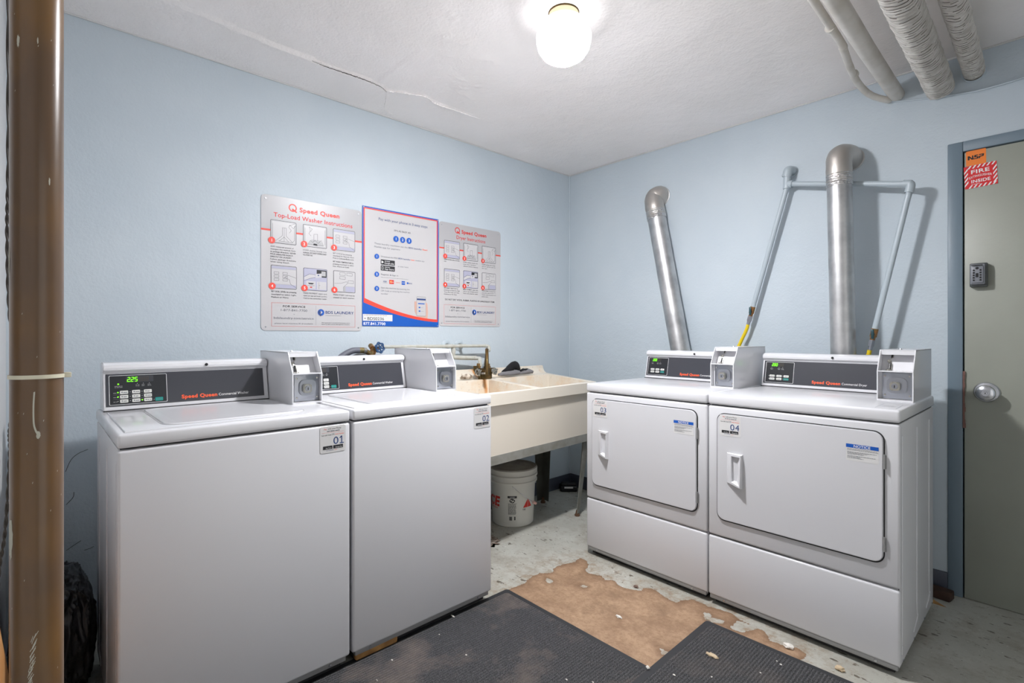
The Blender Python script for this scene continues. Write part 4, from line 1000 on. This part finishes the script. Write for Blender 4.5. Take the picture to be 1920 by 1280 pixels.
# faucet
f = empty('sink_faucet', (.14, -.975, .905)); tag(f, 'tarnished brass two-handle faucet at the back of the sink', 'faucet')
g = G(); g.tube([(0, -.085, .055), (0, .055, .055)], .014, BRASS, 12).tube([(0, -.085, .055), (0, -.085, .085)], .013, BRASS, 12).tube([(0, .018, .05), (0, .018, .07)], .016, BRASS, 12)
g.tube([(0, -.05, .045), (.0, -.05, -.0)], .011, BRASS, 10).tube([(0, .038, .045), (0, .04, .002)], .010, BRASS, 10).box(-.012, .02, -.045, .035, .0, .03, BRASS, .005)
obj('body', g, f)
g = G(); g.tube(cr([(0, -.0, .06), (0, .005, .12), (.004, .006, .165), (.018, -.006, .186), (.045, -.028, .172), (.075, -.052, .12), (.088, -.062, .06), (.09, -.064, .03)], 6), .011, BRASS, 14).lathe([(.014, 0), (.014, .018)], BRASS, (0, .0, .06), (0, 0, 1), 14)
obj('spout', g, f)
for y in (-.085, .05):
    g = G(); g.lathe([(.008, 0), (.008, .012), (.02, .014), (.024, .02), (.02, .028), (.0, .03)], CHROME, (.005, y, .045), (1, 0, .1), 16)
    for k in range(4):
        a = k*PI/2+.4; g.tube([(.03, y, .048), (.03, y+.026*math.cos(a), .048+.026*math.sin(a))], .005, CHROME, 8)
    obj('handle', g, f)
for y, z in ((-.06, .105), (.022, .10)):
    g = G(); g.lathe([(.014, 0), (.015, .014), (.011, .016), (.010, .03)], BRASSV, (0, y, z-.035), (0, 0, 1), 8); obj('union_nut', g, f)

# ---- supply pipes on the wall
t = empty('water_supply_pipe', (.07, -1.7, 1.115)); tag(t, 'cream painted water pipes on the wall feeding the faucet', 'water pipe')
def W3(*p): return tuple(a-b_ for a, b_ in zip(p, (.07, -1.7, 1.115)))
g = G(); g.tube([W3(.07, -1.70, 1.118), W3(.07, -.905, 1.113)], .0095, PIPEC, 14).tube(cr([W3(.07, -.925, 1.113), W3(.075, -.90, 1.108), W3(.09, -.905, 1.085), W3(.125, -.945, 1.085)], 5), .011, PIPEC, 14)
obj('upper_pipe', g, t)
g = G(); g.tube(cr([W3(.05, -1.17, 1.115), W3(.06, -1.17, 1.09), W3(.06, -1.17, 1.05), W3(.065, -1.13, 1.042), W3(.075, -1.0, 1.036)], 5), .014, PIPEC, 14).tube([W3(.075, -1.02, 1.037), W3(.11, -1.0, 1.034), W3(.135, -1.02, 1.015), W3(.14, -1.02, .985)], .012, PIPEC, 14)
obj('lower_pipe', g, t)
for y in (-1.185, -1.085):
    g = G(); g.lathe([(0, 0), (.034, 0), (.035, .003), (.028, .008), (.014, .01)], PIPEB, W3(0.001, y, 1.118), (1, 0, 0), 28).tube([W3(0, y, 1.116), W3(.07, y, 1.116)], .0115, PIPEC, 12); obj('escutcheon', g, t)
t = empty('washer_water_valve', (.075, -1.725, 1.08)); tag(t, 'bronze water valve with blue wheel and grey hose behind washer 02', 'valve')
g = G(); g.tube([(0, -.012, -.05), (0, -.008, -.01), (0, .012, .03)], [.014, .019, .017], BRASSV, 12).tube([(0, -.01, .0), (0, -.045, .018)], .013, BRASSV, 12).tube([(0, .004, .02), (.028, .026, .033)], .011, BRASSV, 12).tube([(0, .0, .03), (-.03, .004, .045)], .014, BRASSV, 12).lathe([(.02, 0), (.021, .018), (.014, .02)], CHROME, (0, -.014, -.07), (0, 0, 1), 16)
obj('body', g, t)
g = G(); c = Vector((.03, .028, .034)); ax = Vector((.85, .12, .12)).normalized(); u = ax.orthogonal().normalized(); v = ax.cross(u)
g.tube([c+(u*math.cos(k*PI/24)+v*math.sin(k*PI/24))*(.026+.003*math.cos(k*PI/24*6)) for k in range(49)], .005, BLUEM, 8)
for k in range(6): g.tube([c, c+(u*math.cos(k*PI/3)+v*math.sin(k*PI/3))*.027], .0038, BLUEM, 6)
g.lathe([(.008, -.02), (.009, .006), (0, .007)], BLUEM, c, ax, 12)
obj('handwheel', g, t)
g = G(); g.tube([(0, -.038, .017), (0, -.056, .02)], .017, CHROME, 10).tube([(0, -.054, .02), (0, -.08, .021)], .0165, BRASSV, 12); obj('coupling', g, t)
g = G(); g.tube(cr([(0, -.078, .021), (.0, -.12, .018), (0, -.175, -.01), (.0, -.225, -.06), (0, -.265, -.16), (0, -.28, -.4)], 7), .0165, HOSE, 14); obj('hose', g, t)
g = G(); g.tube(cr([(.035, -.0, -.075), (.035, -.04, -.025), (.035, -.10, -.008), (.035, -.155, -.035), (.035, -.20, -.09), (.035, -.23, -.3)], 7), .013, HOSED, 14); obj('dark_hose', g, t)

# ---- socks, rag on the sink
def sock(name, segs, loc, label, cat='sock'):
    g = G()
    for pts, R_, m, fl in segs:
        b = bmesh.new(); gg = G(); gg.tube(cr(pts, 5), [x for x in R_for(R_, len(cr(pts, 5)))], m, 18)
        for v in gg.bm.verts: v.co.z = max(.001, v.co.z*fl+noise.noise(v.co*40)*.006)
        me = bpy.data.meshes.new('t'); gg.bm.to_mesh(me); gg.bm.free(); g.mi(m); k = len(g.bm.faces); g.bm.from_mesh(me); g.bm.faces.ensure_lookup_table()
        for f_ in g.bm.faces[k:]: f_.material_index = g.mi(m)
        b.free(); bpy.data.meshes.remove(me)
    o = obj(name, g, None, 80); o.location = loc; tag(o, label, cat); return o
def R_for(R_, n):
    out = []
    for i in range(n):
        t_ = i/(n-1)*(len(R_)-1); k = min(int(t_), len(R_)-2); out.append(R_[k]+(R_[k+1]-R_[k])*(t_-k))
    return out
sock('sock', [([(0, -.10, .01), (.0, -.04, .014), (0, .03, .018), (0, .075, .02)], [.012, .026, .028, .022], SOCKG, .8),
              ([(0, -.07, .022), (0, -.01, .04), (0, .03, .062), (-.005, .055, .055), (-.01, .075, .03)], [.008, .022, .026, .028, .024], SOCKB, 1.05)], (.13, -.755, .915), 'black sock with grey sole folded on the back ledge of the sink')
sock('sock', [([(0, -.05, .008), (0, 0, .014), (0, .05, .016), (.005, .085, .014)], [.008, .020, .024, .014], SOCKG, .9),
              ([(.0, -.03, .02), (0, .01, .028), (0, .045, .03)], [.008, .014, .008], SOCKB, 1.0)], (.12, -.625, .915), 'smaller grey sock lying beside the black one on the sink ledge')
sock('cleaning_rag', [([(0, -.035, .008), (0, -.01, .013), (0, .02, .014), (0, .05, .008)], [.008, .018, .024, .01], RAG, 1)], (.14, -1.14, .912), 'small crumpled stained rag on the sink ledge left of the faucet', 'rag')

# ============================================================ BUCKET, BAIT BOX
t = empty('plastic_bucket', (.255, -.845, 0), .0); tag(t, 'white plastic bucket with lid and red lettering under the sink', 'bucket')
rb, rt, hb = .130, .146, .335
def rad(z): return rb+(rt-rb)*z/hb
g = G(); g.lathe([(0, .002), (rb-.006, .0), (rb, .006), (rad(.2), .2), (rad(.262), .262), (rad(.262)+.012, .265), (rad(.275)+.012, .275), (rad(.29)+.004, .278), (rad(.29)+.003, .298), (rad(.3)+.012, .30), (rad(.31)+.012, .312), (rt+.002, .315), (rt+.002, hb)], PAIL, seg=64)
view = math.atan2(-3.03+.845, 2.6253-.255)
def cyl_pt(a, z, lift=.0012):
    def fn(p_, q_, a=a):
        th = a+p_/.137; r_ = rad(q_)+lift; return Vector((r_*math.cos(th), r_*math.sin(th), q_))
    return fn
obj('pail', g, t)
g = G(); g.lathe([(0, .345), (rt-.012, .345), (rt-.008, .352), (rt+.006, .353), (rt+.009, .348), (rt+.009, .325), (rt+.004, .322)], LIDP, seg=64); g.lathe([(rt+.0095, .324), (rt+.010, .347), (rt+.004, .354)], PAIL, seg=64); obj('lid', g, t)
g = G(); hA = view-.03; 
g.tube([((rad(.255)+.012)*math.cos(hA), (rad(.255)+.012)*math.sin(hA), .262)]+[tuple(((rad(.25)+.012+.006*i)*math.cos(hA+i*.16), (rad(.25)+.012+.006*i)*math.sin(hA+i*.16), .262-.021*i)) for i in range(1, 6)], .0018, STEEL, 6)
hd = obj('bail', g, t)
g = G(); a_ = hA+.86; g.tube([(.175*math.cos(a_-.05), .175*math.sin(a_-.05), .158), (.18*math.cos(a_+.08), .18*math.sin(a_+.08), .145)], .009, mat('pink_plastic_grip', (214, 170, 158), .5), 10); obj('grip', g, hd)
g = G()
def patch(a, z0, w_, h_, m, lift):
    n = 6
    for i in range(n):
        q = [cyl_pt(a, 0, lift)(x, z) for x, z in ((w_*i/n, z0), (w_*(i+1)/n, z0), (w_*(i+1)/n, z0+h_), (w_*i/n, z0+h_))]
        g.bm.faces.new([g.bm.verts.new(v) for v in q]).material_index = g.mi(m)
a0 = view-.235
patch(a0, .076, .056, .122, PAIL, .0008); patch(a0, .184, .056, .014, BLK, .0012); patch(a0, .152, .056, .001, BLK, .0016)
g.text('WARNING', .028, .188, .006, WPRINT, al='c', w=.03, fn=cyl_pt(a0, 0, .0018))
for i in range(13): 
    z = .146-i*.0052
    x = .003
    while x < .050:
        l = min(random.uniform(.004, .012), .052-x); 
        q = [cyl_pt(a0, 0, .0015)(*v) for v in ((x, z), (x+l, z), (x+l, z+.0026), (x, z+.0026))]; g.bm.faces.new([g.bm.verts.new(v) for v in q]).material_index = g.mi(BLK); x += l+.0018
for k, (cx, cz, rx, rz_) in enumerate(((.028, .168, .017, .013), )):
    q = [cyl_pt(a0, 0, .0013)(cx+rx*math.cos(i*PI/9)*(1+.15*math.sin(3*i)), cz+rz_*math.sin(i*PI/9)*(1+.1*math.cos(5*i))) for i in range(18)]
    g.bm.faces.new([g.bm.verts.new(v) for v in q]).material_index = g.mi(BLK)
    for (dx, dz_, rr2) in ((-.006, .002, .005), (.006, -.001, .006), (.001, -.006, .003)):
        q = [cyl_pt(a0, 0, .0018)(cx+dx+rr2*math.cos(i*PI/6), cz+dz_+rr2*.8*math.sin(i*PI/6)) for i in range(12)]
        g.bm.faces.new([g.bm.verts.new(v) for v in q]).material_index = g.mi(PAIL)
for i in range(10): patch(a0+.07+i*.013, .046, .0011, .024, BLK, .0012)
patch(a0+.30, .048, .007, .022, BLK, .0012)
obj('warning_label', g, t)
g = G()
g.text('ACE', -.182, .127, .060, RED, w=.165, bold=.07, fn=cyl_pt(a0-.30, 0, .0012), shear=.15)
g.text('HARDWARE', -.130, .110, .009, RED, w=.10, fn=cyl_pt(a0-.30, 0, .0012), bold=.03)
obj('red_lettering', g, t); g = G()
tr = cyl_pt(a0+.71, 0, .0012)
for tri in (((0, .12), (.034, .12), (.034, .172)), ((.036, .12), (.07, .12), (.038, .172))): g.bm.faces.new([g.bm.verts.new(tr(*v)) for v in tri]).material_index = g.mi(RED)
g.text('THE', -.004, .104, .010, BLK, w=.022, fn=tr, bold=.02)
obj('red_triangle_mark', g, t)
g = G(); g.box(-.065, .065, -.045, .045, 0, .045, BAIT, .012, 3); g.box(-.055, .055, -.036, .036, .045, .058, BAIT, .008).box(-.035, .03, -.047, -.0445, .028, .04, STICK)
o = obj('bait_station', g); o.location = (.085, -.11, 0); o.rotation_euler = (0, 0, .8); tag(o, 'flat black bait box with a pale label on the floor in the corner', 'bait box')

# ============================================================ POLE, CABLE, BOARD, BAG
PX, PY = 1.526, -3.044
t = empty('brown_pole', (PX, PY, 0)); tag(t, 'glossy brown painted vertical pole close to the viewer at the left', 'pole')
g = G(); n = 40; g.tube([(0, 0, H*i/n) for i in range(n+1)], .0318, BROWN, 48)
# scuffs in the paint, slightly raised
d_ = math.atan2(-3.03-PY, 2.6253-PX)
def sc2(pts, m=SCRATCH):
    q = [Vector((.0321*math.cos(d_+a), .0321*math.sin(d_+a), z)) for a, z in pts]; g.bm.faces.new([g.bm.verts.new(v) for v in q]).material_index = g.mi(m)
def scuff(a, z, ra, rz_, n=26, jag=.35, seed=0):
    pts = []
    for i in range(n):
        t_ = 2*PI*i/n; k_ = 1+jag*noise.noise(Vector((math.cos(t_)*3+seed, math.sin(t_)*3, seed)))*1.6; pts.append((a+ra*k_*math.cos(t_), z+rz_*k_*math.sin(t_)))
    c_ = (a, z)
    for p0, p1 in zip(pts, pts[1:]+pts[:1]): sc2([c_, p0, p1])
scuff(-1.22, .868, .20, .030, seed=2); scuff(-1.38, 1.295, .10, .022, seed=5); scuff(-.72, 1.628, .06, .009, seed=7); scuff(.02, 1.634, .025, .005, seed=8); scuff(.45, 1.42, .03, .006, seed=9)
dp = cr([(-.10, 1.092, 0), (-.13, 1.07, 0), (-.12, 1.045, 0), (-.06, 1.034, 0), (.02, 1.027, 0)], 5)
for q0, q1 in zip(dp, dp[1:]): sc2([(q0.x-.03, q0.y), (q1.x-.03, q1.y-.001), (q1.x+.03, q1.y), (q0.x+.03, q0.y+.001)])
scuff(.04, 1.026, .07, .006, seed=4)
for i in range(34):
    z = .715-i*.0028; a = -.16-.006*i+random.uniform(-.06, .06); l = random.uniform(.06, .2); sc2([(a, z), (a+l, z+.009), (a+l+.01, z+.0082), (a+.012, z-.001)])
for i in range(22): a = random.uniform(-1.2, 1.2); z = random.uniform(.65, 1.75); sc2([(a, z), (a+.025, z+.0022), (a+.03, z+.001), (a+.006, z-.0015)])
obj('pole', g, t)
z = empty('zip_tie', (PX, PY, 1.115)); tag(z, 'cream nylon zip tie around the brown pole', 'zip tie')
g = G(); P_ = [(.0335*math.cos(a), .0335*math.sin(a), .003*math.sin(a-d_)) for a in [i*PI/20 for i in range(41)]]
g.lathe([(.0322, -.003), (.0338, -.003), (.0338, .003), (.0322, .003)], TIE, seg=48); obj('strap', g, z)
g = G(); a_ = d_+PI/2*.93; hx, hy = .036*math.cos(a_), .036*math.sin(a_); g.box(hx-.006, hx+.006, hy-.004, hy+.005, -.0035, .0045, TIE, .001); obj('head', g, z)
def pv(u, v, d): # a point at depth d along the view
    return None
g = G(); P_ = cr([(1.415, -3.083, H), (1.413, -3.082, 2.0), (1.42, -3.081, 1.5), (1.405, -3.083, 1.35), (1.43, -3.078, 1.2), (1.465, -3.062, 1.115), (1.43, -3.078, 1.03), (1.445, -3.078, .98), (1.41, -3.085, .85), (1.38, -3.095, .75), (1.40, -3.095, .60), (1.43, -3.09, .40), (1.44, -3.09, .1), (1.44, -3.09, 0)], 30)
for h_ in (0, PI): g.tube([p_+Vector((.0013*math.cos(i*.55+h_), .0013*math.sin(i*.55+h_), 0)) for i, p_ in enumerate(P_)], .0015, CABLE, 7)
o = obj('hanging_cable', g); tag(o, 'dark twisted cable hanging beside the brown pole', 'cable')
g = G(); g.box(0, .95, -.009, .009, 0, .24, WOODP, .002)
o = obj('plywood_board', g); o.matrix_world = Matrix.Translation((.764, -3.119, .004)) @ Matrix.Rotation(-math.radians(38.9), 4, 'Y'); tag(o, 'orange plywood board tilted against the wall behind the brown pole', 'board')
b = bmesh.new(); bmesh.ops.create_icosphere(b, subdivisions=6, radius=1)
for v in b.verts:
    q = v.co.copy(); sg = lambda t_: math.copysign(abs(t_)**.62, t_)
    fold = (1-abs(noise.noise(Vector((q.x*2.2, q.y*2.2, q.z*1.1+4))))*2.4)
    f2 = (1-abs(noise.noise(Vector((q.x*5+3, q.y*5, q.z*2.4))))*2.2)
    k = 1.03+.10*max(0, fold)**3+.045*max(0, f2)**2-.05+.06*noise.noise(q*1.5)
    v.co = Vector((sg(q.x)*.20*k, sg(q.y)*.098*k, max(.002, .195+sg(q.z)*.185*k+.02*q.x)))
g = G(); g.merge(b, BAG)
o = obj('bin_bag', g, None, 80); o.location = (.34, -3.02, 0); tag(o, 'black plastic bin bag on the floor between washer 01 and the wall', 'bin bag')

# ============================================================ MATS
def ribbed(name, ang_noise):
    m = mat(name, (66, 66, 70), .95)
    global N, L, nt, tc
    nt = m.node_tree; N = nt.nodes; L = nt.links; p = N['Principled BSDF']; tc = node('ShaderNodeTexCoord')
    sx = node('ShaderNodeSeparateXYZ'); L.new(tc.outputs['Object'], sx.inputs[0])
    wv = mth('SINE', mth('MULTIPLY', sx.outputs['X'], 2*PI/.0115))
    f = noi(330, 2, .6); c = mixc(rng(f, .38, .68), (32, 32, 34), (108, 108, 110))
    c = mixc(rng(wv, -1, -.2, .45, 0), c, (26, 26, 28))
    dirt = mth('MULTIPLY', rng(noi(3.2, 6, .65), .5, .66), ang_noise)
    c = mixc(dirt, c, (126, 114, 106))
    L.new(c, p.inputs['Base Color'])
    bp = node('ShaderNodeBump', i_Strength=.8, i_Distance=.004); L.new(mth('ADD', wv, mth('MULTIPLY', f, 1.5)), bp.inputs['Height']); L.new(bp.outputs['Normal'], p.inputs['Normal']); return m
def floormat(name, x0, x1, y0, y1, z, carpet, label, rz=0):
    cx, cy = (x0+x1)/2, (y0+y1)/2; w_, h_ = (x1-x0)/2, (y1-y0)/2
    t = empty(name, (cx, cy, z), rz); tag(t, label, 'floor mat', 'black-edged entrance mats')
    g = G(); g.prism(rr(-w_, -h_, w_, h_, .015), 0, .004, RUBBER, 'z', .0012); obj('rubber_backing', g, t)
    g = G(); g.prism(rr(-w_+.028, -h_+.028, w_-.028, h_-.028, .02), .003, .0085, carpet, 'z', .001); obj('ribbed_carpet', g, t)
C1 = ribbed('charcoal_carpet_worn', .75); C2 = ribbed('charcoal_carpet', .25)
floormat('floor_mat', .885, 1.80, -3.10, -1.462, .0005, C1, 'charcoal ribbed mat with dusty stains in front of the washers', -.0)
floormat('floor_mat', 1.648, 2.98, -1.95, -1.036, .010, C2, 'charcoal ribbed mat in front of dryer 04, overlapping the other mat', .012)

# ============================================================ SMALL THINGS ON THE FLOOR
g = G(); g.box(-.16, .0, -.03, .03, 0, .04, WOODD, .006, M=Matrix.Rotation(-.15, 4, 'Z'))
o = obj('wood_block', g); o.location = (2.30, -.075, 0); tag(o, 'dark brown wood block on the floor between dryer 04 and the door', 'wood block')
g = G(); g.raw([(-.03, -.01, 0), (.03, -.012, 0), (-.03, .012, 0), (-.032, 0, .02)], [(0, 1, 2), (0, 1, 3), (1, 2, 3), (2, 0, 3)], WOODT)
o = obj('wood_splinter', g); o.location = (2.262, -.15, 0); tag(o, 'pale wood splinter beside the dark wood block', 'wood splinter')
g = G(); g.box(-.012, .012, -.085, .085, 0, .03, WOODT, .008, 3)
o = obj('wood_shim', g); o.location = (.904, -2.135, .0095); tag(o, 'tan wooden shim wedged under the front of washer 02', 'shim')
def chip(name, c, r, m, seed, label, cat, z=0, grp=None):
    g = G(); g.blob((0, 0, r[2]*.8), r, m, 3, .25, 6, seed, flat=.0004); o = obj(name, g, None, 60); o.location = (c[0], c[1], z); tag(o, label, cat, grp)
chip('paint_flake', (1.929, -.972), (.018, .013, .008), CHIP, 1, 'large white paint flake on the floor in front of dryer 04', 'paint flake')
chip('pebble', (2.1, -.979), (.014, .009, .009), STONE, 2, 'tan pebble on the floor at the front edge of dryer 04', 'pebble')
chip('paint_flake', (1.373, -1.273), (.016, .006, .004), CHIP, 3, 'thin white paint flake in the middle of the tan bare concrete', 'paint flake')
chip('dry_leaf', (1.772, -1.262), (.020, .009, .005), STONE, 4, 'tan crumpled leaf scrap on the mat in front of dryer 04', 'leaf', .0185)
chip('paint_flake', (1.65, -1.49), (.006, .005, .004), CHIP, 5, 'tiny white flake where the two mats meet', 'paint flake', .0185)
chip('pebble', (1.28, -1.005), (.012, .008, .006), mat('brown_stone', (120, 98, 88), .8), 6, 'brown pebble on the floor in front of dryer 03', 'pebble')
chip('paint_flake', (.91, -1.79), (.011, .003, .002), CHIP, 7, 'thin white sliver on the worn mat in front of washer 02', 'paint flake', .009)
rn = random.Random(4); lab = 'tiny white crumb scattered on the mats'
for i in range(26):
    if i < 15: x, y, z = rn.uniform(.95, 1.6), rn.uniform(-2.5, -1.55), .009
    else: x, y, z = rn.uniform(1.72, 2.3), rn.uniform(-1.6, -1.1), .0185
    chip('crumb', (x, y), (rn.uniform(.002, .005), rn.uniform(.0015, .003), .0015), CHIP, 10+i, lab, 'crumb', z, 'white crumbs on the mats')
g = G(); g.blob((0, 0, 0), (.06, .05, .012), mat('debris_brown', (110, 92, 80), .9, bump=(90, 1, .01), var=(60, (190, 180, 170), .8)), 4, .5, 9, 3, flat=.0005)
o = obj('debris_pile', g); o.location = (.395, -1.17, 0); tag(o, 'low brown crumbly debris pile on the floor between washer 02 and the bucket', 'debris')
